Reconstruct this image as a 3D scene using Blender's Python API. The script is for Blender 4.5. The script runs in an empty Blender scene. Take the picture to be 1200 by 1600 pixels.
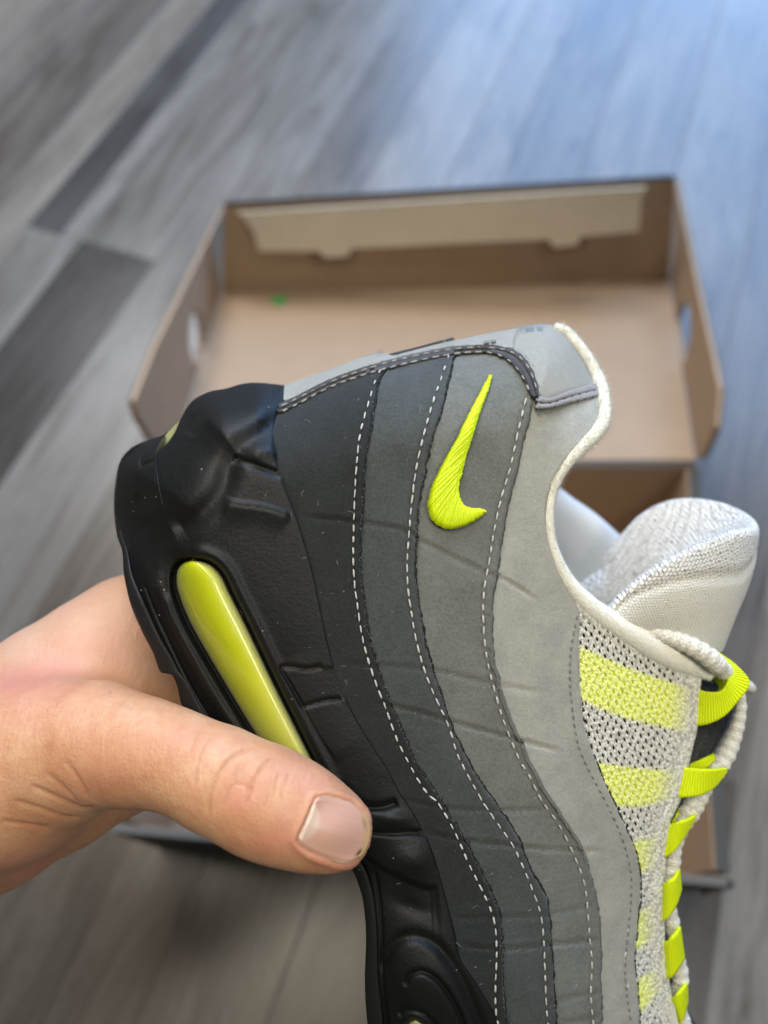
import bpy, math, random
import numpy as np
from mathutils import Matrix, Vector
from mathutils.bvhtree import BVHTree

random.seed(7)
rng = np.random.default_rng(7)
SC = bpy.context.scene
COL = SC.collection

# ------------------------------------------------------------------ camera
CAM_H, PITCH, FPX = 0.53, math.radians(62.0), 1209.0
cd = bpy.data.cameras.new("camera")
cam = bpy.data.objects.new("camera", cd)
COL.objects.link(cam)
cam.location = (0, 0, CAM_H)
cam.rotation_euler = (math.pi / 2 - PITCH, 0, 0)
cd.sensor_fit = 'VERTICAL'
cd.sensor_height = 36.0
cd.lens = 36.0 * FPX / 1600.0
cd.clip_start = 0.01
cd.clip_end = 50
cd.dof.use_dof = True
cd.dof.focus_distance = 0.176
cd.dof.aperture_fstop = cd.lens / 3.7          # a phone lens: 3.7 mm opening
SC.camera = cam

# ------------------------------------------------------------------ light (indoors, window behind)
w = bpy.data.worlds.new("World")
SC.world = w
w.use_nodes = True
bg = w.node_tree.nodes["Background"]
bg.inputs[0].default_value = (0.95, 0.97, 1.0, 1)
bg.inputs[1].default_value = 0.10
SC.view_settings.view_transform = 'Standard'
SC.view_settings.look = 'None'
SC.view_settings.exposure = -0.12
SC.view_settings.gamma = 1.0


def area(name, loc, target, size, power, color, spread=180):
    l = bpy.data.lights.new(name, 'AREA')
    l.shape = 'RECTANGLE'
    l.size, l.size_y = size
    l.energy = power
    l.color = color
    l.spread = math.radians(spread)
    o = bpy.data.objects.new(name, l)
    COL.objects.link(o)
    o.location = loc
    o.rotation_euler = (Vector(target) - Vector(loc)).to_track_quat('-Z', 'Y').to_euler()
    return o


area("window_light", (1.2, 2.9, 1.7), (0.0, 0.3, 0.1), (2.6, 2.6), 150, (0.27, 0.53, 1.0))
area("skylight", (-0.40, 1.50, 1.80), (-0.20, 0.75, 0.0), (0.9, 0.9), 21, (0.98, 0.98, 1.0), 130)
area("room_light", (-0.16, 0.16, 1.28), (-0.02, 0.13, 0.37), (0.45, 0.45), 0.60, (1.0, 0.91, 0.74), 42)
area("shoe_fill_light", (0.36, -0.16, 0.95), (0.01, 0.10, 0.37), (0.28, 0.28), 0.31, (1.0, 0.94, 0.80), 60)  # unseen fill, added close by to brighten shoe and hand more than floor

# ------------------------------------------------------------------ geometry helpers
_c, _s = math.cos(math.pi / 2 - PITCH), math.sin(math.pi / 2 - PITCH)
RM = np.array([[1, 0, 0], [0, _c, -_s], [0, _s, _c]])
CP = np.array([0, 0, CAM_H])


def to_world(p):
    return np.asarray(p) @ RM.T + CP


def unproj(u, v, d):
    """A photographed point measured at distance d along the view axis, in view coordinates."""
    u, v, d = np.broadcast_arrays(np.asarray(u, float), np.asarray(v, float), np.asarray(d, float))
    return np.stack([(u - 600) / FPX * d, (800 - v) / FPX * d, -d], -1)


def Wp(u, v, d):
    return to_world(unproj(u, v, d))


def ray_plane(u, v, p0, n):
    """Where the sight line through a photographed point meets a plane of the place."""
    dv = np.array([(u - 600) / FPX, (800 - v) / FPX, -1.0]) @ RM.T
    t = np.dot(np.asarray(p0) - CP, n) / np.dot(dv, n)
    return CP + dv * t


def spline(pts, n, k=None):
    """Catmull-Rom through pts, resampled to n points by arc length."""
    P = np.asarray(pts, float)
    if len(P) < 3:
        t = np.linspace(0, 1, n)[:, None]
        return P[0] * (1 - t) + P[-1] * t
    E = np.vstack([2 * P[0] - P[1], P, 2 * P[-1] - P[-2]])
    out = []
    m = 24
    tt = np.linspace(0, 1, m, endpoint=False)[:, None]
    for i in range(1, len(E) - 2):
        a, b, c, d = E[i - 1], E[i], E[i + 1], E[i + 2]
        out.append(0.5 * (2 * b + (c - a) * tt + (2 * a - 5 * b + 4 * c - d) * tt ** 2 + (3 * b - a - 3 * c + d) * tt ** 3))
    Q = np.vstack(out + [P[-1:]])
    L = np.r_[0, np.cumsum(np.linalg.norm(np.diff(Q[:, :2], axis=0), axis=1))]
    s = np.linspace(0, L[-1], n)
    return np.stack([np.interp(s, L, Q[:, j]) for j in range(Q.shape[1])], -1)


def coons(left, right, top, bottom):
    """left/right: n points top to bottom; top/bottom: m points left to right."""
    n, m = len(left), len(top)
    S = np.linspace(0, 1, n)[:, None, None]
    T = np.linspace(0, 1, m)[None, :, None]
    L, R = left[:, None], right[:, None]
    A, B = top[None], bottom[None]
    return ((1 - T) * L + T * R + (1 - S) * A + S * B
            - ((1 - S) * (1 - T) * left[0] + (1 - S) * T * right[0] + S * (1 - T) * left[-1] + S * T * right[-1]))


def seg_dist(u, v, pts):
    """Distance from pixels to a polyline, and the arc parameter (0..1) of the nearest point."""
    P = np.asarray(pts, float)
    L = np.r_[0, np.cumsum(np.linalg.norm(np.diff(P, axis=0), axis=1))]
    best = np.full(np.shape(u), 1e9)
    arc = np.zeros(np.shape(u))
    for i in range(len(P) - 1):
        a, b = P[i], P[i + 1]
        ab = b - a
        l2 = max(ab @ ab, 1e-9)
        t = np.clip(((u - a[0]) * ab[0] + (v - a[1]) * ab[1]) / l2, 0, 1)
        d = np.hypot(u - a[0] - t * ab[0], v - a[1] - t * ab[1])
        m = d < best
        best = np.where(m, d, best)
        arc = np.where(m, (L[i] + t * math.sqrt(l2)) / L[-1], arc)
    return best, arc


def inside(u, v, poly):
    P = np.asarray(poly, float)
    r = np.zeros(np.shape(u), bool)
    j = len(P) - 1
    for i in range(len(P)):
        (xi, yi), (xj, yj) = P[i], P[j]
        if yi != yj:
            c = ((yi > v) != (yj > v)) & (u < (xj - xi) * (v - yi) / (yj - yi) + xi)
            r ^= c
        j = i
    return r


def signed(u, v, poly):
    d, _ = seg_dist(u, v, list(poly) + [poly[0]])
    return np.where(inside(u, v, poly), -d, d)


def sstep(x, a, b):
    t = np.clip((x - a) / (b - a), 0, 1)
    return t * t * (3 - 2 * t)


def grid_faces(n, m, off=0, flip=False, wrap=False):
    i, j = np.meshgrid(np.arange(n - 1), np.arange(m if wrap else m - 1), indexing='ij')
    j2 = (j + 1) % m
    a, b, c, d = i * m + j, i * m + j2, (i + 1) * m + j2, (i + 1) * m + j
    f = np.stack([a, d, c, b] if not flip else [a, b, c, d], -1).reshape(-1, 4)
    return f + off


def mesh_from(name, V, F, uv=None, smooth=True, mats=()):
    me = bpy.data.meshes.new(name)
    V = np.asarray(V, np.float32)
    me.vertices.add(len(V))
    me.vertices.foreach_set("co", V.ravel())
    if isinstance(F, np.ndarray):
        nl, k = F.size, F.shape[1]
        idx = F.ravel()
        starts = np.arange(0, nl, k)
    else:
        idx = np.array([x for f in F for x in f])
        starts = np.r_[0, np.cumsum([len(f) for f in F])[:-1]]
        nl = len(idx)
    me.loops.add(nl)
    me.loops.foreach_set("vertex_index", idx.astype(np.int32))
    me.polygons.add(len(starts))
    me.polygons.foreach_set("loop_start", starts.astype(np.int32))
    if uv is not None:
        l = me.uv_layers.new(name="UVMap")
        l.data.foreach_set("uv", np.asarray(uv, np.float32)[idx].ravel())
    me.update(calc_edges=True)
    me.validate()
    me.polygons.foreach_set("use_smooth", np.full(len(me.polygons), bool(smooth)))
    for m in mats:
        me.materials.append(m)
    return me


def place(name, me, parent=None, label=None, kind=None, loc=None):
    o = bpy.data.objects.new(name, me)
    COL.objects.link(o)
    if parent is not None:
        o.parent = parent
    if label:
        o["label"] = label
    if kind:
        o["kind"] = kind
    if loc is not None:
        o.location = loc
    return o


def thing(name, label, cat, loc):
    o = bpy.data.objects.new(name, None)
    COL.objects.link(o)
    o.location = loc
    o["label"] = label
    o["category"] = cat
    return o


def rootpos(o):
    p = np.zeros(3)
    while o is not None:
        p = p + np.array(o.location)
        o = o.parent
    return p


def part(name, V, F, mat, parent, uv=None, smooth=True, label=None, kind=None):
    """V in world coordinates."""
    me = mesh_from(name, np.asarray(V) - rootpos(parent), F, uv, smooth, [mat] if mat else [])
    return place(name, me, parent, label, kind)


def shell(G, thick, UV=None, along_view=False):
    """A sheet of thickness: G [n,m,3] world points of the side that faces the viewer; the back is pushed away along the view."""
    n, m = G.shape[:2]
    du = np.gradient(G, axis=1)
    dv = np.gradient(G, axis=0)
    N = np.cross(du, dv)
    N /= np.linalg.norm(N, axis=-1, keepdims=True) + 1e-12
    view = G - CP
    sgn = np.sign((N * view).sum(-1, keepdims=True))
    sgn[sgn == 0] = 1
    N = N * (1 if np.median(sgn) > 0 else -1)
    if along_view:
        N = view / np.linalg.norm(view, axis=-1, keepdims=True)
    B = G + N * thick
    V = np.vstack([G.reshape(-1, 3), B.reshape(-1, 3)])
    k = n * m
    F = [grid_faces(n, m), grid_faces(n, m, k, True)]
    rim = np.r_[np.arange(m), np.arange(1, n) * m + m - 1, (n - 1) * m + np.arange(m - 2, -1, -1), np.arange(n - 2, 0, -1) * m]
    r2 = np.roll(rim, -1)
    F.append(np.stack([rim, r2, r2 + k, rim + k], -1))
    F = np.vstack(F)
    if UV is not None:
        UV = np.vstack([UV.reshape(-1, 2)] * 2)
    return V, F, UV


def tube(path, rad, sides=10, closed_ends=True, flat=1.0):
    """path [n,3] world, rad scalar or [n]."""
    P = np.asarray(path, float)
    n = len(P)
    rad = np.broadcast_to(rad, (n,))
    T = np.gradient(P, axis=0)
    T /= np.linalg.norm(T, axis=1, keepdims=True) + 1e-12
    up = np.array([0.1, -0.47, 0.88])
    A = np.cross(T, up)
    A /= np.linalg.norm(A, axis=1, keepdims=True) + 1e-12
    B = np.cross(A, T)
    a = np.linspace(0, 2 * math.pi, sides, endpoint=False)
    R = P[:, None] + rad[:, None, None] * (np.cos(a)[None, :, None] * A[:, None] + flat * np.sin(a)[None, :, None] * B[:, None])
    V = R.reshape(-1, 3)
    F = grid_faces(n, sides, wrap=True)
    L = np.r_[0, np.cumsum(np.linalg.norm(np.diff(P, axis=0), axis=1))]
    UV = np.stack(np.broadcast_arrays(a[None, :] / 6.283, L[:, None] * 100), -1).reshape(-1, 2)
    if closed_ends:
        V = np.vstack([V, P[:1], P[-1:]])
        UV = np.vstack([UV, [[0.5, 0]], [[0.5, L[-1] * 100]]])
        i = np.arange(sides)
        j = (i + 1) % sides
        k = n * sides
        c0 = np.stack([np.full(sides, k), i, j, j], -1)
        c1 = np.stack([np.full(sides, k + 1), (n - 1) * sides + j, (n - 1) * sides + i, (n - 1) * sides + i], -1)
        Fl = [tuple(f) for f in F] + [tuple(f[:3]) for f in c0] + [tuple(f[:3]) for f in c1]
        return V, Fl, UV
    return V, F, UV


def join(parts):
    Vs, Fs, k = [], [], 0
    for V, F in parts:
        Vs.append(V)
        Fs += [tuple(int(x) + k for x in f) for f in F]
        k += len(V)
    return np.vstack(Vs), Fs


def box_between(a, b, c, d, h0, h1):
    """A slab whose outline is the quad a,b,c,d (world) moved by h0 and by h1 (vectors)."""
    Q = np.array([a, b, c, d], float)
    V = np.vstack([Q + h0, Q + h1])
    F = [(3, 2, 1, 0), (4, 5, 6, 7), (0, 1, 5, 4), (1, 2, 6, 5), (2, 3, 7, 6), (3, 0, 4, 7)]
    return V, F


def prism(poly, n, thick):
    """A polygon (world points in one plane) with thickness along n."""
    P = np.array(poly, float)
    k = len(P)
    V = np.vstack([P, P + np.asarray(n) * thick])
    F = [tuple(range(k)), tuple(range(2 * k - 1, k - 1, -1))]
    for i in range(k):
        j = (i + 1) % k
        F.append((j, i, i + k, j + k))
    return V, F


# ------------------------------------------------------------------ materials
class NT:
    def __init__(self, name):
        self.m = bpy.data.materials.new(name)
        self.m.use_nodes = True
        self.t = self.m.node_tree
        self.b = self.t.nodes["Principled BSDF"]

    def n(self, typ, **kw):
        x = self.t.nodes.new(typ)
        for k, v in kw.items():
            setattr(x, k, v)
        return x

    def l(self, a, b):
        self.t.links.new(a, b)

    def setp(self, **kw):
        for k, v in kw.items():
            self.b.inputs[k].default_value = v if not (isinstance(v, tuple) and len(v) == 3) else (*v, 1)

    def coord(self, which='Object', scale=(1, 1, 1), rot=(0, 0, 0)):
        tc = self.n("ShaderNodeTexCoord")
        mp = self.n("ShaderNodeMapping")
        mp.inputs['Scale'].default_value = scale
        mp.inputs['Rotation'].default_value = rot
        self.l(tc.outputs[which], mp.inputs[0])
        return mp.outputs[0]

    def noise(self, co, scale, detail=4, rough=0.6, dist=0.0):
        x = self.n("ShaderNodeTexNoise")
        x.inputs['Scale'].default_value = scale
        x.inputs['Detail'].default_value = detail
        x.inputs['Roughness'].default_value = rough
        x.inputs['Distortion'].default_value = dist
        self.l(co, x.inputs['Vector'])
        return x.outputs[0]

    def ramp(self, fac, stops):
        r = self.n("ShaderNodeValToRGB")
        e = r.color_ramp.elements
        while len(e) > 1:
            e.remove(e[-1])
        for i, (p, c) in enumerate(stops):
            x = e[0] if i == 0 else e.new(p)
            x.position = p
            x.color = (*c, 1) if len(c) == 3 else c
        self.l(fac, r.inputs[0])
        return r.outputs[0]

    def mix(self, fac, a, b, mode='MIX'):
        x = self.n("ShaderNodeMix", data_type='RGBA', blend_type=mode)
        for s, val in ((0, fac), (6, a), (7, b)):
            if hasattr(val, 'is_linked'):
                self.l(val, x.inputs[s])
            elif isinstance(val, tuple):
                x.inputs[s].default_value = (*val, 1) if len(val) == 3 else val
            else:
                x.inputs[s].default_value = val
        return x.outputs[2]

    def math(self, op, a, b=0.0):
        x = self.n("ShaderNodeMath", operation=op)
        for s, val in ((0, a), (1, b)):
            if hasattr(val, 'is_linked'):
                self.l(val, x.inputs[s])
            else:
                x.inputs[s].default_value = val
        return x.outputs[0]

    def bump(self, h, strength, dist, prev=None):
        x = self.n("ShaderNodeBump")
        x.inputs['Strength'].default_value = strength
        x.inputs['Distance'].default_value = dist
        self.l(h, x.inputs['Height'])
        if prev is not None:
            self.l(prev, x.inputs['Normal'])
        return x.outputs[0]

    def color(self, c):
        self.l(c, self.b.inputs['Base Color'])

    def normal(self, c):
        self.l(c, self.b.inputs['Normal'])


def m_suede(name, c, var=0.35, grain=1.0):
    t = NT(name)
    co = t.coord()
    a = t.noise(co, 1450, 4, 0.75)
    b = t.noise(co, 130, 4, 0.6)
    lo = tuple(x * (1 - 1.5 * var) for x in c)
    hi = tuple(x * (1 + 1.5 * var) for x in c)
    col = t.mix(t.ramp(a, [(0.34, (0, 0, 0)), (0.66, (1, 1, 1))]), lo, hi)
    col = t.mix(0.45, col, t.ramp(b, [(0.3, tuple(x * 0.72 for x in c)), (0.7, tuple(x * 1.28 for x in c))]))
    # lint specks
    vo = t.n("ShaderNodeTexVoronoi")
    vo.inputs['Scale'].default_value = 420
    t.l(t.coord(scale=(1, 1.0, 0.7)), vo.inputs['Vector'])
    sp = t.math('MULTIPLY', t.math('LESS_THAN', vo.outputs['Distance'], 0.07), t.math('GREATER_THAN', t.noise(co, 90, 2), 0.56))
    col = t.mix(t.math('MULTIPLY', sp, 0.35), col, (0.5, 0.5, 0.48))
    t.color(col)
    t.setp(Roughness=0.85)
    t.b.inputs['Specular IOR Level'].default_value = 0.25
    t.b.inputs['Sheen Weight'].default_value = 0.12
    t.b.inputs['Sheen Roughness'].default_value = 0.5
    t.normal(t.bump(b, 0.2, 0.0008, t.bump(a, 0.5 * grain, 0.0003)))
    return t.m


def m_rubber(name, c, rough=0.42):
    t = NT(name)
    co = t.coord()
    a = t.noise(co, 1500, 3, 0.6)
    b = t.noise(co, 800, 3, 0.6)
    vo = t.n("ShaderNodeTexVoronoi")
    vo.inputs['Scale'].default_value = 330
    t.l(co, vo.inputs['Vector'])
    sp = t.math('MULTIPLY', t.math('LESS_THAN', vo.outputs['Distance'], 0.075), t.math('GREATER_THAN', t.noise(co, 70, 2), 0.60))
    d = t.noise(co, 60, 5, 0.65)
    col = t.mix(t.ramp(d, [(0.45, (0, 0, 0)), (0.8, (1, 1, 1))]), c, tuple(x * 1.5 + 0.002 for x in c))
    t.color(t.mix(t.math('MULTIPLY', sp, 0.5), col, (0.35, 0.36, 0.34)))
    t.setp(Roughness=rough)
    t.b.inputs['Specular IOR Level'].default_value = 0.30
    t.normal(t.bump(b, 0.24, 0.0004, t.bump(a, 0.3, 0.0003)))
    return t.m


def m_plain(name, c, rough=0.6, var=0.15, scale=900, bump=0.2, dist=0.0003, spec=0.4, sheen=0.0):
    t = NT(name)
    co = t.coord()
    a = t.noise(co, scale, 4, 0.65)
    t.color(t.mix(a, tuple(x * (1 - var) for x in c), tuple(min(1, x * (1 + var)) for x in c)))
    t.setp(Roughness=rough)
    t.b.inputs['Specular IOR Level'].default_value = spec
    t.b.inputs['Sheen Weight'].default_value = sheen
    if bump:
        t.normal(t.bump(a, bump, dist))
    return t.m


def m_weave(name, c, su, sv, strength=0.6, dist=0.0004, rough=0.8, dark=0.6):
    """Knit: staggered little loops laid out on the cloth's own UV."""
    t = NT(name)
    co = t.coord('UV', (su, sv, 1))
    br = t.n("ShaderNodeTexBrick")
    br.inputs['Scale'].default_value = 1.0
    br.inputs['Mortar Size'].default_value = 0.26
    br.inputs['Mortar Smooth'].default_value = 1.0
    br.inputs['Brick Width'].default_value = 1.0
    br.inputs['Row Height'].default_value = 1.0
    wob = t.noise(t.coord('Object'), 700, 2)
    add = t.n("ShaderNodeVectorMath", operation='ADD')
    wv = t.n("ShaderNodeCombineXYZ")
    t.l(t.math('MULTIPLY', wob, 1.1), wv.inputs[0])
    t.l(t.math('MULTIPLY', t.noise(t.coord('Object'), 900, 2), 0.6), wv.inputs[1])
    t.l(co, add.inputs[0])
    t.l(wv.outputs[0], add.inputs[1])
    t.l(add.outputs[0], br.inputs['Vector'])
    f = br.outputs['Fac']
    h = t.math('SUBTRACT', 1.0, f)
    t.color(t.mix(f, c, tuple(x * dark for x in c)))
    t.setp(Roughness=rough)
    t.b.inputs['Specular IOR Level'].default_value = 0.25
    t.b.inputs['Sheen Weight'].default_value = 0.2
    fine = t.noise(t.coord('Object'), 3500, 2)
    t.normal(t.bump(fine, 0.25, 0.0002, t.bump(h, strength, dist)))
    return t.m


def m_rib(name, c, scale):
    t = NT(name)
    co = t.coord('UV', (1, 1, 1))
    wv = t.n("ShaderNodeTexWave", wave_type='BANDS', bands_direction='X')
    wv.inputs['Scale'].default_value = scale
    wv.inputs['Distortion'].default_value = 0.6
    t.l(co, wv.inputs['Vector'])
    h = wv.outputs['Fac']
    t.color(t.mix(h, tuple(x * 0.72 for x in c), c))
    t.setp(Roughness=0.6)
    t.b.inputs['Specular IOR Level'].default_value = 0.35
    t.normal(t.bump(h, 0.6, 0.0003))
    return t.m


M = {}
M['p1'] = m_suede("charcoal_suede", (0.018, 0.021, 0.021))
M['p2'] = m_suede("dark_grey_suede", (0.055, 0.062, 0.062), 0.28)
M['p3'] = m_suede("mid_grey_suede", (0.138, 0.146, 0.136), 0.22)
M['p4'] = m_suede("light_grey_suede", (0.315, 0.32, 0.29), 0.12)
M['edge'] = m_plain("raw_cut_edge", (0.020, 0.021, 0.022), 0.95, 0.5, 2500, 0.6, 0.0004, 0.1)
M['edge2'] = m_plain("raw_cut_edge_grey", (0.075, 0.077, 0.077), 0.95, 0.5, 2500, 0.6, 0.0004, 0.1)
M['bind'] = m_suede("binding_suede", (0.055, 0.055, 0.057), 0.4)
M['bind2'] = m_suede("binding_light_suede", (0.26, 0.25, 0.25), 0.25)
M['strip'] = m_plain("reflective_grey", (0.30, 0.30, 0.272), 0.7, 0.16, 700, 0.35, 0.0004, 0.12)
M['rubber'] = m_rubber("black_foam_rubber", (0.0045, 0.0052, 0.0050), 0.52)
M['outsole'] = m_rubber("black_outsole_rubber", (0.010, 0.0105, 0.011), 0.5)
M['thread'] = m_plain("white_thread", (0.52, 0.51, 0.48), 0.7, 0.15, 4000, 0.4, 0.0002)
M['thread2'] = m_plain("grey_thread", (0.34, 0.33, 0.31), 0.7, 0.3, 4000, 0.4, 0.0002)
M['thread4'] = m_plain("mid_thread", (0.17, 0.165, 0.155), 0.7, 0.4, 4000, 0.4, 0.0002)
M['thread5'] = m_plain("fibre_grey", (0.16, 0.16, 0.155), 0.9, 0.7, 3000, 0.0, 0.0002, 0.1)
M['thread3'] = m_plain("dark_thread", (0.06, 0.06, 0.06), 0.7, 0.3, 4000, 0.4, 0.0002)
M['logo'] = m_plain("neon_thread", (0.60, 0.76, 0.003), 0.5, 0.14, 3000, 0.25, 0.0002, 0.4)
def m_knit(name, c, dark, c2=None):
    t = NT(name)
    vo = t.n("ShaderNodeTexVoronoi")
    vo.inputs['Scale'].default_value = 1.0
    t.l(t.coord('UV', (30, 19, 1)), vo.inputs['Vector'])
    dd = vo.outputs['Distance']
    k = t.ramp(dd, [(0.25, (1, 1, 1)), (0.75, (dark, dark, dark))])
    base = c
    if c2 is not None:
        at = t.n("ShaderNodeAttribute", attribute_name="neon")
        base = t.mix(at.outputs['Fac'], c, c2)
        k = t.mix(t.math('MULTIPLY', at.outputs['Fac'], 0.7), k, (1.0, 1.0, 1.0))
    t.color(t.mix(1.0, base, k, 'MULTIPLY'))
    t.setp(Roughness=0.75)
    t.b.inputs['Specular IOR Level'].default_value = 0.3
    t.normal(t.bump(t.math('SUBTRACT', 1.0, dd), 0.8, 0.0004))
    return t.m


M['knit'] = m_knit("white_knit_mesh", (0.76, 0.76, 0.70), 0.58)
M['knit_neon'] = m_knit("neon_glow_knit_mesh", (0.76, 0.76, 0.70), 0.58, (0.86, 0.93, 0.30))  # white threads yellowed: light from the neon bands beneath, put into their colour
M['under'] = m_plain("black_lining_mesh", (0.012, 0.012, 0.013), 0.9, 0.3, 2500, 0.4, 0.0003, 0.2)
M['neon_under'] = m_plain("neon_lining", (0.80, 0.98, 0.005), 0.75, 0.08, 2500, 0.3, 0.0002, 0.25)
M['loop'] = m_rib("neon_grosgrain", (0.80, 0.97, 0.003), 0.75)
M['fleece'] = m_plain("white_fleece", (0.82, 0.81, 0.72), 0.95, 0.12, 1500, 0.7, 0.0006, 0.1, 0.3)
M['lining'] = m_plain("white_collar_lining", (0.66, 0.67, 0.66), 0.95, 0.10, 1400, 0.6, 0.0005, 0.1, 0.3)
M['lace'] = m_weave("white_braided_lace", (0.78, 0.76, 0.68), 7, 11, 0.45, 0.0004, 0.75, 0.88)
M['tongue_in'] = m_weave("white_spacer_mesh", (0.76, 0.755, 0.72), 0.8, 1.15, 0.75, 0.0006, 0.9, 0.80)
M['tongue_out'] = m_weave("white_fine_knit", (0.82, 0.81, 0.73), 1.2, 1.55, 0.8, 0.0004, 0.9, 0.84)
M['black_knit'] = m_weave("black_knit", (0.012, 0.012, 0.013), 6, 6, 0.6, 0.0003, 0.9, 0.6)


def m_air():
    t = NT("neon_air_cushion")
    co = t.coord('UV')
    sx = t.n("ShaderNodeSeparateXYZ")
    t.l(co, sx.inputs[0])
    # tinted plastic: darker on the outsole side, lightest along the crest, greyish edges
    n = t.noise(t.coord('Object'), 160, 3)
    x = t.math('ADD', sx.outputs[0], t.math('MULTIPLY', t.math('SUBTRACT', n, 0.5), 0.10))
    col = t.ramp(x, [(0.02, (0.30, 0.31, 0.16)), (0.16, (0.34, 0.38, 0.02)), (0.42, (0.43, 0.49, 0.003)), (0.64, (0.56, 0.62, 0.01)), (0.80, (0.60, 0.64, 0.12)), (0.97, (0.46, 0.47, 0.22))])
    # the plastic turns greyish towards the arch
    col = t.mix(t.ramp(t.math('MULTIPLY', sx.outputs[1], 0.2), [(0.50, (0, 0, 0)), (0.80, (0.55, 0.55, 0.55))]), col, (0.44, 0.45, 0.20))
    t.color(col)
    t.setp(Roughness=0.30)
    t.b.inputs['Coat Weight'].default_value = 0.8
    t.b.inputs['Coat Roughness'].default_value = 0.09
    t.b.inputs['Subsurface Weight'].default_value = 0.6
    t.b.inputs['Subsurface Radius'].default_value = (0.005, 0.005, 0.001)
    t.b.inputs['Subsurface Scale'].default_value = 0.5
    return t.m


M['air'] = m_air()
M['air_pale'] = m_plain("olive_air_cushion", (0.42, 0.44, 0.22), 0.25, 0.1, 300, 0.0, 0.0, 0.5)


def m_skin():
    t = NT("skin")
    co = t.coord()
    a = t.noise(co, 70, 4, 0.6)
    b = t.noise(co, 420, 4, 0.7)
    col = t.ramp(a, [(0.30, (0.52, 0.25, 0.13)), (0.50, (0.60, 0.335, 0.185)), (0.70, (0.65, 0.405, 0.25))])
    col = t.mix(t.ramp(b, [(0.40, (0, 0, 0)), (0.72, (0.7, 0.7, 0.7))]), col, (0.55, 0.255, 0.155))
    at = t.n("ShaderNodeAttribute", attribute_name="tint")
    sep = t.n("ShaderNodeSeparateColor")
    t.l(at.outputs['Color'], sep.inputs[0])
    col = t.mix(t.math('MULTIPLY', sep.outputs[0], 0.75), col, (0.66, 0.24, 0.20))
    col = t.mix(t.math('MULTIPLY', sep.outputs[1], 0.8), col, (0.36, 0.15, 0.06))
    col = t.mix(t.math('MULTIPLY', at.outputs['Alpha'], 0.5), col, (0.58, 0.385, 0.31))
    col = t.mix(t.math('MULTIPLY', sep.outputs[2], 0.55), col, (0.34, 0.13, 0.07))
    t.color(col)
    t.setp(Roughness=0.48)
    t.b.inputs['Specular IOR Level'].default_value = 0.4
    t.b.inputs['Subsurface Weight'].default_value = 0.22
    t.b.inputs['Subsurface Radius'].default_value = (0.006, 0.0025, 0.0012)
    t.b.inputs['Subsurface Scale'].default_value = 0.6
    vo = t.n("ShaderNodeTexVoronoi", feature='DISTANCE_TO_EDGE')
    vo.inputs['Scale'].default_value = 900
    t.l(t.coord(scale=(1, 1, 1)), vo.inputs['Vector'])
    ln = t.noise(t.coord(scale=(1, 0.3, 0.3)), 900, 3, 0.6)
    t.normal(t.bump(vo.outputs['Distance'], 0.30, 0.0004, t.bump(ln, 0.55, 0.0004)))
    return t.m


M['skin'] = m_skin()


def m_nail():
    t = NT("nail")
    at = t.n("ShaderNodeAttribute", attribute_name="tint")
    t.color(at.outputs['Color'])
    t.setp(Roughness=0.28)
    t.b.inputs['Specular IOR Level'].default_value = 0.5
    t.b.inputs['Subsurface Weight'].default_value = 0.15
    t.b.inputs['Subsurface Radius'].default_value = (0.004, 0.002, 0.001)
    t.b.inputs['Subsurface Scale'].default_value = 0.5
    n = t.noise(t.coord(), 900, 3)
    t.normal(t.bump(n, 0.08, 0.0003))
    return t.m


M['nail'] = m_nail()


def m_floor():
    t = NT("grey_oak_laminate")
    oi = t.n("ShaderNodeObjectInfo")
    tc = t.n("ShaderNodeTexCoord")
    off = t.n("ShaderNodeVectorMath", operation='ADD')
    rv = t.n("ShaderNodeCombineXYZ")
    t.l(t.math('MULTIPLY', oi.outputs['Random'], 37.0), rv.inputs[0])
    t.l(t.math('MULTIPLY', oi.outputs['Random'], 91.0), rv.inputs[1])
    t.l(tc.outputs['Object'], off.inputs[0])
    t.l(rv.outputs[0], off.inputs[1])

    def mp(s):
        m = t.n("ShaderNodeMapping")
        m.inputs['Scale'].default_value = s
        t.l(off.outputs[0], m.inputs[0])
        return m.outputs[0]
    g1 = t.noise(mp((34, 3.6, 1)), 1.0, 7, 0.72, 2.6)
    g2 = t.noise(mp((420, 14, 1)), 1.0, 3, 0.6)
    g3 = t.noise(mp((9, 2.5, 1)), 1.0, 3, 0.6, 0.8)
    f = t.ramp(g1, [(0.28, (0.36, 0.33, 0.31)), (0.40, (0.76, 0.74, 0.72)), (0.50, (1.0, 1.0, 1.0)), (0.62, (1.08, 1.08, 1.08)), (0.78, (1.25, 1.24, 1.22))])
    col = t.mix(1.0, oi.outputs['Color'], f, 'MULTIPLY')
    col = t.mix(0.5, col, t.ramp(g2, [(0.3, (0.75, 0.75, 0.75)), (0.7, (1.15, 1.15, 1.15))]), 'MULTIPLY')
    col = t.mix(0.8, col, t.ramp(g3, [(0.3, (0.60, 0.59, 0.58)), (0.7, (1.22, 1.22, 1.22))]), 'MULTIPLY')
    t.color(col)
    t.l(t.ramp(g1, [(0.2, (0.23, 0.23, 0.23)), (0.8, (0.31, 0.31, 0.31))]), t.b.inputs['Roughness'])
    t.b.inputs['Specular IOR Level'].default_value = 0.5
    t.normal(t.bump(g2, 0.06, 0.0006))
    return t.m


M['floor'] = m_floor()


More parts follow.
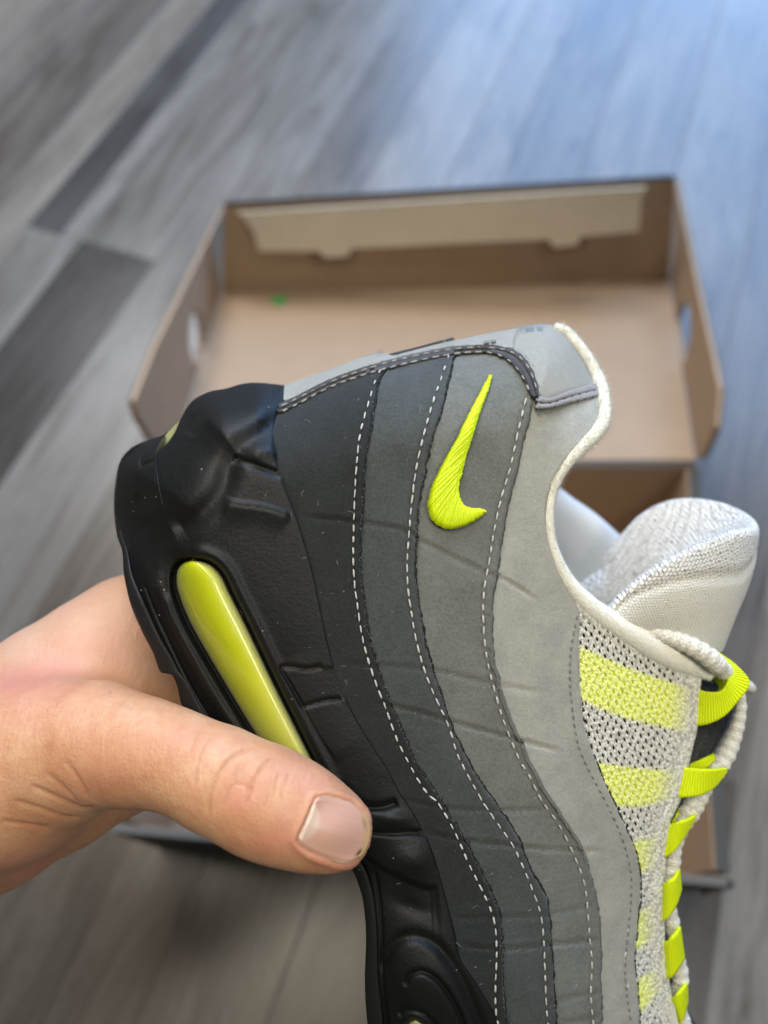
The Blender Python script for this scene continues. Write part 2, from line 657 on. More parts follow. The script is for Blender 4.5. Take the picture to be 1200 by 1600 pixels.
def m_card(name, c, rough=0.85):
    t = NT(name)
    co = t.coord()
    a = t.noise(co, 40, 5, 0.65)
    b = t.noise(t.coord(scale=(1, 1, 0.2)), 600, 3, 0.7)
    col = t.mix(a, tuple(x * 0.88 for x in c), tuple(min(1, x * 1.1) for x in c))
    col = t.mix(t.math('MULTIPLY', b, 0.3), col, tuple(x * 0.75 for x in c))
    t.color(col)
    t.setp(Roughness=rough)
    t.b.inputs['Specular IOR Level'].default_value = 0.25
    t.normal(t.bump(b, 0.1, 0.0004))
    return t.m


M['kraft'] = m_card("kraft_cardboard", (0.42, 0.30, 0.20), 0.85)
M['cream'] = m_card("cream_cardboard", (0.82, 0.75, 0.60))
M['outer'] = m_card("grey_green_box_print", (0.075, 0.072, 0.064), 0.65)
M['edge_board'] = m_card("grey_board_edge", (0.15, 0.14, 0.125))
M['green'] = m_plain("green_sticker", (0.06, 0.36, 0.08), 0.5, 0.1, 200, 0.0)
M['tag_green'] = m_plain("green_tag", (0.05, 0.38, 0.06), 0.6, 0.1, 200, 0.0)

# ------------------------------------------------------------------ floor
fl = bpy.data.objects.new("floor", mesh_from("floor", [(-3, -2.2, -0.012), (3, -2.2, -0.012), (3, 3.6, -0.012), (-3, 3.6, -0.012)],
                          [(0, 1, 2, 3)], smooth=False, mats=[M['outer']]))
COL.objects.link(fl)
fl["kind"] = "structure"
fl["label"] = "grey wood laminate floor under the shoebox"
PA = math.radians(20.2)                       # the planks run this far off the view direction


def add_plank(p0, p1, q0, q1, col):
    wd, ln = p1 - p0, q1 - q0
    b = 0.0005
    x, y = wd / 2 - 0.00004, ln / 2 - 0.00004
    V = [(-x, -y, -0.010), (x, -y, -0.010), (x, y, -0.010), (-x, y, -0.010),
         (-x, -y, -b), (x, -y, -b), (x, y, -b), (-x, y, -b),
         (-x + b, -y + b, 0), (x - b, -y + b, 0), (x - b, y - b, 0), (-x + b, y - b, 0)]
    F = [(8, 9, 10, 11)]
    for a in (0, 4):
        for i in range(4):
            j = (i + 1) % 4
            F.append((a + i, a + j, a + 4 + j, a + 4 + i))
    o = place("plank", mesh_from("plank", V, F, smooth=False, mats=[M['floor']]), fl)
    pc, qc = (p0 + p1) / 2, (q0 + q1) / 2
    o.location = (pc * math.cos(PA) + qc * math.sin(PA), -pc * math.sin(PA) + qc * math.cos(PA), 0)
    o.rotation_euler = (0, 0, -PA)
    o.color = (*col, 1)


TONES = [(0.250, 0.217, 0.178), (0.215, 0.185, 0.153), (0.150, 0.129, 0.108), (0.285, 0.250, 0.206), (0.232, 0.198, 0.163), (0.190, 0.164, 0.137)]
edges = [-0.529, -0.492, -0.470, -0.391]
rows = [(-0.529, -0.492), (-0.492, -0.470), (-0.470, -0.391)]
p = -0.391
k = 0
while p < 1.45:
    wd = [0.084, 0.062, 0.078, 0.05, 0.071, 0.09][k % 6]
    rows.append((p, p + wd))
    p += wd
    k += 1
p = -0.529
while p > -1.75:
    wd = [0.055, 0.075, 0.048, 0.082][k % 4]
    rows.append((p - wd, p))
    p -= wd
    k += 1
prev = 0
for r, (p0, p1) in enumerate(rows):
    if r < 3:
        cuts = [-1.2, -0.55, 0.44, 1.35, 2.6]
    else:
        cuts = [-1.2]
        cuts.append(random.uniform(0.06, 0.24) if p1 < 0.2 else -1.2 + random.uniform(0.35, 1.2))
        while cuts[-1] < 2.6:
            cuts.append(cuts[-1] + random.uniform(1.0, 1.5))
    for i in range(len(cuts) - 1):
        c = random.choice([t for j, t in enumerate(TONES) if j != prev])
        prev = TONES.index(c)
        if r == 0:
            c = (0.205, 0.185, 0.160) if i == 1 else (0.085, 0.079, 0.075)
        if r == 1:
            c = (0.235, 0.216, 0.190)
        if r == 2:
            c = (0.064, 0.058, 0.051) if i == 1 else (0.215, 0.197, 0.172)
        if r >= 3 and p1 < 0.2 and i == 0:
            c = [(0.112, 0.092, 0.072), (0.132, 0.111, 0.088), (0.098, 0.081, 0.064)][r % 3]  # browner planks near the viewer; the shade lying there is put into their colour
        if r == 3 and i > 0:
            c = (0.218, 0.200, 0.176)
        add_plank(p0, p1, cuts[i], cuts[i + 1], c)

# ------------------------------------------------------------------ shoebox
ZB = 0.10
FL = ray_plane(170, 1297, (0, 0, ZB), (0, 0, 1))
FR = ray_plane(1140, 1383, (0, 0, ZB), (0, 0, 1))
HL = ray_plane(268, 722, (0, 0, ZB), (0, 0, 1))
HR = ray_plane(1088, 722, (0, 0, ZB), (0, 0, 1))
up = np.array([0, 0, 1.0])
bx = thing("shoebox", "open cardboard shoebox with kraft brown inside and hinged lid folded back, lying on the floor", "box",
           ((FL[0] + FR[0]) / 2, (FL[1] + HL[1]) / 2, 0))
e_x = (HR - HL) / np.linalg.norm(HR - HL)
TB = 0.0035
b_floor = [np.array([q[0], q[1], 0.0015]) for q in (FL, FR, HR, HL)]
part("base_panel", *box_between(*b_floor, up * 0.0, up * 0.003), M['kraft'], bx, smooth=False)


def wall(name, a, b, zt, th, inward, tilt=0.0):
    """Cardboard wall from a to b, with a printed outer sheet and a rolled top edge."""
    a0, b0 = np.array([a[0], a[1], 0.0]), np.array([b[0], b[1], 0.0])
    out = -np.asarray(inward)
    a1, b1 = a0 + up * zt + out * tilt, b0 + up * zt + out * tilt
    iw = np.asarray(inward) * th
    V = np.array([a0, b0, b0 + iw, a0 + iw, a1, b1, b1 + iw, a1 + iw])
    F = [(3, 2, 1, 0), (0, 1, 5, 4), (1, 2, 6, 5), (2, 3, 7, 6), (3, 0, 4, 7), (4, 5, 6, 7)]
    V[:4, 2] += 0.0046
    o = part(name, V, F, M['kraft'], bx, smooth=False)
    sk = out * 0.0009
    V2 = np.array([a0 + sk, b0 + sk, b0, a0, a1 + sk + up * 0.0008, b1 + sk + up * 0.0008, b1 + iw * 0.9 + up * 0.0008, a1 + iw * 0.9 + up * 0.0008, a1 + up * 0.0003, b1 + up * 0.0003])
    V2[:4, 2] += 0.001
    F2 = [(0, 1, 5, 4), (4, 5, 6, 7), (7, 6, 9, 8), (8, 9, 2, 3)]
    c = part("printed_cover", V2, F2, M['outer'], o, smooth=False)
    if name == "front_wall":
        c.data.materials.append(M['edge_board'])
        c.data.polygons.foreach_set("material_index", [0, 1, 1, 1])
    return o


n_r = np.cross(HR - FR, up)
n_r = -n_r / np.linalg.norm(n_r)
n_l = np.cross(HL - FL, up)
n_l = n_l / np.linalg.norm(n_l)
n_f = np.array([0.06, 0.998, 0])
wall("front_wall", FL + 0.001 * e_x, FR - 0.001 * e_x, ZB, TB, n_f, 0.0)
wall("side_wall", FR + n_f * 0.006, HR - n_f * 0.006, ZB, 0.007, n_r)
wall("side_wall", FL + n_f * 0.006, HL - n_f * 0.006, ZB, 0.007, n_l)
wall("back_wall", HR, HL, ZB - 0.001, TB, -n_f)
# the loose corner tab of the front wall
ct = [ray_plane(u_, v_, (0, 0, ZB - 0.004), (0, 0, 1)) for u_, v_ in ((1088, 1378), (1118, 1371), (1138, 1373), (1149, 1381), (1143, 1390), (1118, 1392), (1098, 1400))]
part("corner_tab", *prism(ct, (0, 0, -1), 0.0012), m_card("crushed_corner", (0.03, 0.024, 0.018)), bx, smooth=False)

AL = math.radians(16)
pd = np.array([0, math.cos(AL), -math.sin(AL)])
pn = np.array([0, math.sin(AL), math.cos(AL)])
LL, LH = 0.23, 0.077
p0 = np.array([0, (HL[1] + HR[1]) / 2, ZB])
CL = ray_plane(347, 456, p0, pn)
CR = ray_plane(1046, 436, p0, pn)
# far wall stands square on the lid panel
TL = ray_plane(350, 322, CL, pd)
TR = ray_plane(1055, 279, CR, pd)
lid = part("lid_panel", *box_between(HL + pd * 0.002, HR + pd * 0.002, CR, CL, pn * -0.0018, pn * 0.0), M['kraft'], bx, smooth=False)
part("printed_cover", *box_between(HL + pd * 0.002, HR + pd * 0.002, CR, CL, pn * -0.0028, pn * -0.0019), M['outer'], lid, smooth=False)
fw = part("lid_front_wall", *box_between(CL, CR, TR, TL, pd * 0.0, pd * 0.003), M['kraft'], bx, smooth=False)
M['rim'] = m_card("dark_rim_print", (0.028, 0.031, 0.030), 0.5)
V, F = box_between(CL - pn * 0.0028, CR - pn * 0.0028, TR + pn * 0.0015, TL + pn * 0.0015, pd * 0.0031, pd * 0.0042)
part("printed_cover", V, F, M['rim'], fw, smooth=False)
V, F = box_between(TL + pn * 0.0002, TR + pn * 0.0002, TR + pn * 0.0002 + pd * 0.0031, TL + pn * 0.0002 + pd * 0.0031, pn * 0.0, pn * 0.0012)
part("printed_cover", V, F, M['rim'], fw, smooth=False)
# cream tuck flap folded down inside the far wall, with two locking tabs
fo = CL - pd * 0.0035
flap_px = [(372, 333), (1010, 293), (1002, 310), (998, 362), (908, 370), (902, 383), (866, 387), (856, 374), (550, 389), (542, 401), (508, 403), (498, 393), (404, 393), (396, 362), (384, 344)]
flap = [ray_plane(u, v, fo, pd) for u, v in flap_px]
part("tuck_flap", *prism(flap, pd, 0.0016), M['cream'], bx, smooth=False)
# brown pockets that take the two tabs
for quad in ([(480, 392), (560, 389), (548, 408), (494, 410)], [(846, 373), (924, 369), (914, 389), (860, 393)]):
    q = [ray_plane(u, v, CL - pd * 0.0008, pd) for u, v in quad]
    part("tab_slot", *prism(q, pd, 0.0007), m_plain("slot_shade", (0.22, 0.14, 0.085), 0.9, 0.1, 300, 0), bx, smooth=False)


def lid_side(name, H, C, px, hole_px):
    d = (C - H) / np.linalg.norm(C - H)
    nrm = np.cross(d, pn)
    nrm /= np.linalg.norm(nrm)
    if nrm[0] * (H[0]) < 0:
        nrm = -nrm
    P = [ray_plane(u, v, H + nrm * 0.0005, nrm) for u, v in px]
    # outline, then a hand hole cut out of it (bridge quads between the two rings)
    out = [H + d * 0.004, C, ] + P
    hc = [ray_plane(u, v, H + nrm * 0.0005, nrm) for u, v in hole_px]
    cen = np.mean(hc, axis=0)
    a2 = np.array([np.dot(x - cen, d) for x in hc])
    b2 = np.array([np.dot(x - cen, pn) for x in hc])
    ra, rb = (a2.max() - a2.min()) / 2, max((b2.max() - b2.min()) / 2, 0.010)
    N = 40
    ang = np.linspace(0, 2 * math.pi, N, endpoint=False)
    ring = np.array([cen + d * ra * np.cos(t) + pn * rb * np.sin(t) for t in ang])
    O2 = np.array([[np.dot(x - cen, d), np.dot(x - cen, pn)] for x in out])
    outer = []
    for t in ang:
        dx, dy = math.cos(t) * ra, math.sin(t) * rb
        best = None
        for i in range(len(O2)):
            p_, q_ = O2[i], O2[(i + 1) % len(O2)]
            e = q_ - p_
            den = dx * e[1] - dy * e[0]
            if abs(den) < 1e-12:
                continue
            s = (p_[0] * e[1] - p_[1] * e[0]) / den
            r = (p_[0] * dy - p_[1] * dx) / den
            if s > 0 and -1e-6 <= r <= 1 + 1e-6 and (best is None or s < best):
                best = s
        outer.append(cen + d * dx * (best or 1) + pn * dy * (best or 1))
    # true corners of the outline
    for i, c2 in enumerate(O2):
        k = int(np.argmin([np.linalg.norm(o - (cen + d * c2[0] + pn * c2[1])) for o in outer]))
        outer[k] = cen + d * c2[0] + pn * c2[1]
    outer = np.array(outer)
    th = nrm * 0.003
    V = np.vstack([ring, outer, ring + th, outer + th])
    F = []
    for i in range(N):
        j = (i + 1) % N
        F += [(i, j, N + j, N + i), (2 * N + i, 3 * N + i, 3 * N + j, 2 * N + j), (i, 2 * N + i, 2 * N + j, j), (N + i, N + j, 3 * N + j, 3 * N + i)]
    o = part(name, V, F, M['kraft'], bx, smooth=False)
    oc = outer + th + nrm * 0.0002
    rc = ring + th + nrm * 0.0002
    V = np.vstack([rc, oc, rc + nrm * 0.0008, oc + nrm * 0.0008])
    part("printed_cover", V, F, M['outer'], o, smooth=False)


lid_side("lid_side_wall", HL, CL, [(350, 323), (262, 505), (221, 584), (212, 606), (211, 626), (217, 650), (240, 690)], [(297, 500), (316, 500), (316, 552), (300, 556)])
lid_side("lid_side_wall", HR, CR, [(1055, 280), (1083, 420), (1113, 560), (1122, 605), (1123, 635), (1117, 666), (1097, 712)], [(1060, 478), (1075, 474), (1068, 560), (1056, 583)])
st = [ray_plane(u, v, CL + pn * 0.0005, pn) for u, v in [(424, 464), (446, 462), (449, 474), (428, 478)]]
part("green_sticker", *prism(st, pn, 0.0003), M['green'], bx, smooth=False)

# ------------------------------------------------------------------ the shoe's side: one relief that all its parts lie on
CTRL = np.array([
    (185, 800, .180), (200, 900, .1795), (260, 1030, .1795), (330, 1130, .1795), (430, 1250, .180), (560, 1380, .1815), (575, 1600, .183),
    (270, 780, .1755), (300, 900, .1742), (400, 1000, .1735), (520, 1170, .1745), (620, 1350, .1768), (650, 1550, .1765),
    (440, 700, .1755), (490, 900, .1748), (540, 1080, .1752), (640, 1260, .1770), (705, 1430, .1790), (780, 1600, .1805),
    (575, 700, .1745), (565, 900, .1743), (655, 1200, .1770), (770, 1400, .1800), (785, 1600, .1815),
    (680, 680, .1757), (652, 900, .1755), (735, 1200, .1782), (850, 1400, .1830), (869, 1600, .1850),
    (820, 680, .1785), (775, 900, .1778), (831, 1200, .1812), (930, 1400, .1880), (941, 1600, .1900),
    (907, 960, .1838), (916, 1140, .1862), (989, 1315, .1922), (998, 1500, .1960),
    (1092, 1064, .1970), (1079, 1180, .1980), (1041, 1337, .2010), (1041, 1500, .2040),
    (930, 620, .1835), (855, 800, .1815), (900, 940, .1838), (700, 600, .1755), (500, 640, .1750),
    (650, 2000, .188), (850, 2000, .193), (950, 2000, .203), (1060, 2000, .212), (850, 2450, .205), (700, 2300, .195)])


def tps_fit(P):
    n = len(P)
    xy = P[:, :2] / 1000
    r2 = ((xy[:, None] - xy[None]) ** 2).sum(-1)
    K = np.where(r2 > 0, 0.5 * r2 * np.log(np.maximum(r2, 1e-20)), 0) + np.eye(n) * 0.02
    Q = np.c_[np.ones(n), xy]
    A = np.block([[K, Q], [Q.T, np.zeros((3, 3))]])
    sol = np.linalg.solve(A, np.r_[P[:, 2], 0, 0, 0])
    return xy, sol[:n], sol[n:]


_TX, _TW, _TA = tps_fit(CTRL)
HEEL = spline([(170, 800), (182, 742), (193, 717), (220, 693), (250, 678), (283, 650), (300, 627), (327, 612), (353, 606), (400, 598), (447, 601), (517, 576), (560, 561),
               (596, 551), (643, 547), (699, 533), (755, 522), (797, 514), (843, 507), (871, 509), (905, 528), (945, 570)], 90)
HA, HB = 0.038, 165.0
HEEL_POLY = list(map(tuple, HEEL)) + [(1400, 570), (1400, 3000), (-600, 3000), (-600, 800)]


def heel_q(u, v):
    """How far inside the heel's outline a point lies (0 on and outside it)."""
    q, a = seg_dist(u, v, HEEL)
    q = np.where(inside(u, v, HEEL_POLY), q, 0.0)
    return np.clip(q + 6.0, 0, HB)


def D(u, v):
    u = np.asarray(u, float)
    v = np.asarray(v, float)
    sh = u.shape
    x = np.stack([u.ravel(), v.ravel()], -1) / 1000
    out = np.empty(len(x))
    for s in range(0, len(x), 40000):
        r2 = ((x[s:s + 40000, None] - _TX[None]) ** 2).sum(-1)
        out[s:s + 40000] = np.where(r2 > 0, 0.5 * r2 * np.log(np.maximum(r2, 1e-20)), 0) @ _TW + _TA[0] + x[s:s + 40000] @ _TA[1:]
    out = out.reshape(sh)
    q = heel_q(u, v)
    out = out + HA * (1 - np.sqrt(np.clip(1 - ((HB - q) / HB) ** 2, 0, 1)))
    qt = np.clip(2520 - v, 0, 420)
    return out + 0.035 * (1 - np.sqrt(np.clip(1 - ((420 - qt) / 420) ** 2, 0, 1)))


# contours read off the photograph, heel end first, continued past the frame to the toe
C1 = [(439, 641), (433, 665), (429, 690), (435, 715), (447, 750), (467, 800), (480, 840), (495, 895), (506, 950), (517, 1005), (532, 1060), (550, 1104), (576, 1152), (609, 1203), (624, 1234),
      (651, 1277), (670, 1315), (686, 1361), (701, 1415), (712, 1461), (720, 1499), (743, 1533), (766, 1568), (785, 1602), (815, 1660), (838, 1760), (850, 1900), (860, 2200), (890, 2440)]
SA = [(606, 566), (599, 585), (591, 601), (580, 667), (569, 741), (565, 807), (563, 860), (564, 900), (569, 943), (576, 987), (587, 1031), (602, 1075), (620, 1119), (637, 1163), (655, 1200), (684, 1242),
      (705, 1277), (728, 1311), (751, 1361), (770, 1403), (781, 1434), (785, 1476), (786, 1526), (788, 1580), (800, 1625), (822, 1668), (845, 1765), (858, 1900), (868, 2200), (893, 2436)]
SB = [(717, 545), (706, 573), (692, 634), (676, 681), (662, 741), (654, 797), (651, 850), (651, 900), (655, 950), (661, 990), (668, 1020), (683, 1060), (688, 1080), (697, 1110), (707, 1140), (721, 1170),
      (738, 1200), (762, 1238), (785, 1269), (808, 1307), (831, 1361), (849, 1395), (858, 1430), (861, 1476), (866, 1537), (869, 1600), (880, 1700), (893, 1900), (898, 2200), (905, 2428)]
SCc = [(834, 622), (826, 655), (818, 690), (806, 741), (794, 788), (783, 853), (775, 900), (769, 945), (768, 985), (772, 1030), (777, 1056), (788, 1090), (798, 1122), (812, 1155), (831, 1195), (848, 1228), (866, 1257),
       (896, 1302), (912, 1330), (925, 1376), (933, 1415), (937, 1476), (939, 1533), (941, 1600), (945, 1750), (944, 1950), (938, 2200), (915, 2420)]
MC = [(905, 953), (906, 1000), (907, 1055), (909, 1094), (915, 1139), (936, 1202), (962, 1259), (988, 1315), (1000, 1360), (1001, 1397), (996, 1442), (992, 1499), (996, 1544), (1000, 1600),
      (1010, 1800), (1000, 2050), (962, 2300), (925, 2412)]
ER = [(1096, 1052), (1094, 1075), (1090, 1131), (1079, 1180), (1064, 1247), (1047, 1285), (1041, 1337), (1037, 1390), (1037, 1431), (1041, 1499), (1049, 1555), (1058, 1600), (1088, 1800), (1078, 2050), (1010, 2300), (935, 2404)]
RIMI = [(937, 606), (940, 648), (920, 680), (891, 710), (866, 748), (855, 790), (856, 835), (865, 872), (873, 892), (889, 924), (907, 950)]
BO = [(436, 632), (462, 620), (490, 607), (517, 594), (560, 578), (601, 564), (650, 552), (703, 542), (740, 540), (773, 541), (806, 546), (824, 560), (836, 580), (842, 600), (845, 618)]
BI = [(438, 645), (465, 632), (512, 607), (560, 589), (601, 577), (650, 565), (699, 555), (735, 551), (764, 551), (792, 562), (811, 583), (822, 600), (829, 618)]


def upto(c, v):
    return [p for p in c if p[1] <= v]


shoe_loc = Wp(560, 1000, 0.21)
shoe = thing("sneaker", "black to grey sneaker with neon yellow air cushion and lace loops, held in the hand", "sneaker", tuple(shoe_loc))

CREASES = [
    ([(470, 806), (560, 815), (633, 828), (652, 842), (690, 861), (755, 892), (790, 906), (845, 940)], 0.00030, 3.5),
    ([(530, 1036), (600, 1040), (655, 1044), (700, 1052), (780, 1070), (850, 1082)], 0.00016, 4.0),
    ([(585, 1100), (615, 1103), (655, 1112), (704, 1127), (760, 1142), (815, 1157), (880, 1174)], 0.00034, 3.0),
    ([(663, 1300), (735, 1314), (789, 1319), (839, 1325), (908, 1328), (945, 1330)], 0.00034, 3.0),
    ([(610, 1245), (705, 1263), (778, 1266), (866, 1264)], 0.00016, 4.0),
    ([(715, 1476), (785, 1482), (862, 1475), (939, 1468)], 0.00034, 3.0),
    ([(705, 1434), (785, 1432), (847, 1430), (893, 1422), (935, 1412)], 0.00016, 4.0),
    ([(850, 1570), (900, 1556), (940, 1550)], 0.00020, 4.0),
    ([(860, 1600), (900, 1595), (940, 1586)], 0.00025, 4.0)]


def crease_h(u, v):
    h = np.zeros(u.shape)
    for pts, dep, wd in CREASES:
        pl = spline(pts, 24)
        d, a = seg_dist(u, v, pl)
        fade = np.clip(a / 0.08, 0, 1) * np.clip((1 - a) / 0.08, 0, 1)
        yl = np.interp(u, pl[:, 0], pl[:, 1])
        side = np.where(v < yl, 1.0, -0.2)
        h += 1.9 * fade * (dep * np.exp(-(d / wd) ** 2) - 0.35 * dep * side * np.exp(-(d / (wd * 2.4)) ** 2))
    return h


STA = [(597, 572), (586, 595), (580, 615), (563, 676), (556, 741), (553, 807), (552, 855), (552, 880), (554, 913), (559, 950), (565, 990), (574, 1027), (590, 1075), (603, 1107), (620, 1155), (645, 1204), (666, 1238), (686, 1257),
       (712, 1303), (732, 1349), (755, 1395), (772, 1438), (776, 1487), (774, 1545), (776, 1590), (790, 1640)]
STB = [(703, 548), (692, 583), (673, 639), (654, 713), (645, 770), (639, 835), (636, 885), (638, 925), (643, 958), (648, 990), (657, 1027), (667, 1058), (678, 1085), (690, 1110), (703, 1140), (713, 1175), (725, 1200), (755, 1254),
       (781, 1292), (804, 1326), (831, 1388), (845, 1430), (850, 1476), (852, 1533), (856, 1600), (866, 1660)]
STC = [(823, 618), (811, 667), (797, 732), (784, 775), (772, 830), (764, 880), (758, 910), (755, 940), (755, 965), (757, 1000), (762, 1035), (769, 1065), (776, 1090), (783, 1115), (796, 1150), (812, 1188), (828, 1214),
       (847, 1252), (873, 1288), (896, 1334), (912, 1376), (917, 1407), (921, 1461), (925, 1507), (923, 1556), (927, 1600), (930, 1660)]
STD = [(903, 960), (895, 1000), (892, 1022), (891, 1060), (893, 1094), (902, 1157), (914, 1190), (932, 1225), (959, 1277), (979, 1330), (987, 1375), (986, 1410), (983, 1450), (979, 1490), (977, 1525), (981, 1562), (987, 1600), (993, 1650)]


def panel(name, left, right, top, bottom, n, m, o0, o1, mat, thick, label=None, seam=None, tuck=7, jitter=1.0, edge_mat=None, edge_r=1.5, edge_from=0):
    L = spline(left, n)
    R = spline(right, n)
    L = L - np.c_[np.full(n, tuck), np.zeros(n)]
    jit = rng.normal(0, jitter, n)
    jit = np.convolve(jit, [0.25, 0.5, 0.25], 'same') + 2.2 * jitter * np.convolve(rng.normal(0, 1, n), np.ones(9) / 9, 'same')
    R = R + np.c_[jit, np.zeros(n)]
    er = edge_r
    T = spline(top, m)
    B = spline(bottom, m)
    T[0], T[-1] = L[0], R[0]
    B[0], B[-1] = L[-1], R[-1]
    G = coons(L, R, T, B)
    u, v = G[..., 0], G[..., 1]
    t = np.linspace(0, 1, m)[None, :]
    off = o0 * (1 - t) + o1 * t
    roll = 0.0005 * np.clip((t - 0.93) / 0.07, 0, 1) ** 2
    d = D(u, v) - off + crease_h(u, v) + roll
    if seam is not None:
        ds, sa = seg_dist(u, v, spline(seam, 260))
        d = d + (0.00028 + 0.00008 * np.sin(sa * 900)) * np.exp(-(ds / 4.2) ** 2)
    P = Wp(u, v, d)
    V, F, UV = shell(P, thick, np.stack([u / 100, -v / 100], -1))
    o = part(name, V, F, mat, shoe, UV, label=label)
    if edge_mat is not None:
        idx = slice(2 + edge_from, n - 2)
        eu, ev = R[idx, 0] + 0.3, R[idx, 1]
        path = Wp(eu, ev, D(eu, ev) - o1 + 0.0006)
        rad = er * 0.176 / FPX * (1 + 0.4 * rng.normal(0, 1, len(path)).clip(-1.2, 1.8))
        V, F, UV = tube(path, rad, 6, True)
        part("cut_edge", V, F, edge_mat, o, UV)  # raw edge fuzz; the shadow along the edge is put into its dark colour
    return o


_st = {}


def stitch_mesh(kind, mat, length, r):
    key = (kind, mat.name)
    if key not in _st:
        xs = np.linspace(-0.5, 0.5, 7)
        prof = np.sqrt(np.clip(1 - (2 * xs) ** 4, 0.02, 1))
        a = np.linspace(0, 2 * math.pi, 7, endpoint=False)
        V = np.array([[x * length, r * p_ * math.cos(t), r * p_ * math.sin(t) * 0.8 + 0.35 * r * p_] for x, p_ in zip(xs, prof) for t in a])
        # a slight twist like plied thread
        F = [tuple(f) for f in grid_faces(7, 7, wrap=True)] + [tuple(range(6, -1, -1)), tuple(range(42, 49))]
        _st[key] = mesh_from("stitch", V, F, mats=[mat])
    return _st[key]


def stitches(path_px, parent, off, pitch=18.0, length=13.5, wpx=1.5, mat=None, skip=0.0, vmax=1640, name="stitch"):
    mat = mat or M['thread']
    pl = spline([p_ for p_ in path_px], 800)
    L = np.r_[0, np.cumsum(np.linalg.norm(np.diff(pl, axis=0), axis=1))]
    me = stitch_mesh((round(length, 1), wpx), mat, length * 0.176 / FPX, wpx * 0.176 / FPX)
    base = rootpos(parent)
    s = pitch * 0.5
    while s < L[-1] - length / 2:
        a = np.array([np.interp(s - length / 2, L, pl[:, k]) for k in (0, 1)])
        b = np.array([np.interp(s + length / 2, L, pl[:, k]) for k in (0, 1)])
        s += pitch * random.uniform(0.93, 1.07)
        if (a[1] + b[1]) / 2 > vmax or random.random() < skip:
            continue
        c = (a + b) / 2
        Pa, Pb, Pc = [Wp(q[0], q[1], D(q[0], q[1]) - off) for q in (a, b, c)]
        x = (Pb - Pa) / np.linalg.norm(Pb - Pa)
        z = (CP - Pc) / np.linalg.norm(CP - Pc)
        y = np.cross(z, x)
        y /= np.linalg.norm(y)
        tw = random.uniform(-0.07, 0.07)
        x, y = x * math.cos(tw) + y * math.sin(tw), y * math.cos(tw) - x * math.sin(tw)
        z = np.cross(x, y)
        o = bpy.data.objects.new(name, me)
        COL.objects.link(o)
        o.parent = parent
        mw = Matrix(((x[0], y[0], z[0], Pc[0] - base[0]), (x[1], y[1], z[1], Pc[1] - base[1]), (x[2], y[2], z[2], Pc[2] - base[2]), (0, 0, 0, 1)))
        o.matrix_local = mw @ Matrix.Diagonal((random.uniform(0.78, 1.08), random.uniform(0.8, 1.15), random.uniform(0.8, 1.1), 1))


panel1 = panel("side_panel", C1, SA, [(437, 638), (512, 602), (606, 568)], [C1[-1], SA[-1]], 430, 44, 0.0002, 0.0007, M['p1'], 0.0014, "charcoal side panel next to the midsole", STA, 9, 1.0, M['edge'], 2.0)
panel2 = panel("side_panel", SA, SB, [(606, 568), (650, 558), (718, 546)], [SA[-1], SB[-1]], 430, 44, -0.0006, 0.0003, M['p2'], 0.0012, "dark grey side panel", STB, 9, 1.0, M['edge'], 1.8)
panel3 = panel("side_panel", SB, SCc, [(718, 546), (764, 545), (806, 562), (836, 618)], [SB[-1], SCc[-1]], 430, 50, -0.0008, 0.0001, M['p3'], 0.0012, "mid grey side panel that carries the logo", STC, 9, 0.9, M['edge2'], 1.3)
P4R = RIMI[:-1] + MC
panel4 = panel("side_panel", [(840, 622)] + SCc[1:], P4R, [(840, 622), (885, 614), (937, 604)], [SCc[-1], MC[-1]], 430, 56, -0.0010, 0.0006, M['p4'], 0.0012, "light grey top side panel along the collar", None, 9, 0.5, M['edge'], 1.8, 118)
stitches(STA, panel1, 0.0009)
stitches(STB, panel2, 0.0006)
stitches(STC, panel3, 0.0004, wpx=1.6, pitch=18.5, length=13)
stitches(STD, panel4, 0.0009, pitch=12, length=8.5, wpx=1.25, mat=M['thread4'])


# ---- heel binding: two piped rows beside the grey strip
def strip_px(a, b, n, m, f, thick):
    A, B = spline(a, n), spline(b, n)
    t = np.linspace(0, 1, m)
    G = A[:, None] * (1 - t)[None, :, None] + B[:, None] * t[None, :, None]
    u, v = G[..., 0], G[..., 1]
    d = D(u, v) - f(np.broadcast_to(t[None, :], u.shape), u, v)
    return shell(Wp(u, v, d), thick, np.stack([u / 100, -v / 100], -1))


def two_ridges(t, u, v):
    s = 0.0010 * np.abs(np.sin(t * 2 * math.pi)) ** 0.6 + 0.0006
    return s + 0.00012 * np.sin((u + 0.4 * v) * 0.42)


CL0 = [(p_[0] + 6, p_[1] + 20) for p_ in BI[:8]] + [(780, 585), (800, 605), (815, 640)]
CL1 = [(p_[0], p_[1] - 9) for p_ in BO[:12]] + [(842, 575), (856, 600), (858, 630)]
part("heel_counter", *strip_px(CL1, CL0, 120, 10, lambda t, u, v: -0.0018 + 0 * u, 0.001)[:2], M['p1'], shoe)
hb = part("heel_binding", *strip_px(BO, BI, 220, 17, two_ridges, 0.0012)[:2], M['bind'], shoe)
mid1 = [(a[0] * 0.72 + b[0] * 0.28, a[1] * 0.72 + b[1] * 0.28) for a, b in zip(spline(BO, 15), spline(BI, 15))]
mid2 = [(a[0] * 0.06 + b[0] * 0.94, a[1] * 0.06 + b[1] * 0.94) for a, b in zip(spline(BO, 15), spline(BI, 15))]
stitches(mid1, hb, 0.0016, pitch=17, length=12, wpx=1.5, mat=M['thread2'])
stitches(mid2, hb, 0.0012, pitch=17, length=12, wpx=1.5, mat=M['thread2'])
TBO = [(843, 619), (860, 621), (890, 610), (932, 598)]
TBI = [(838, 640), (862, 638), (895, 629), (936, 618)]
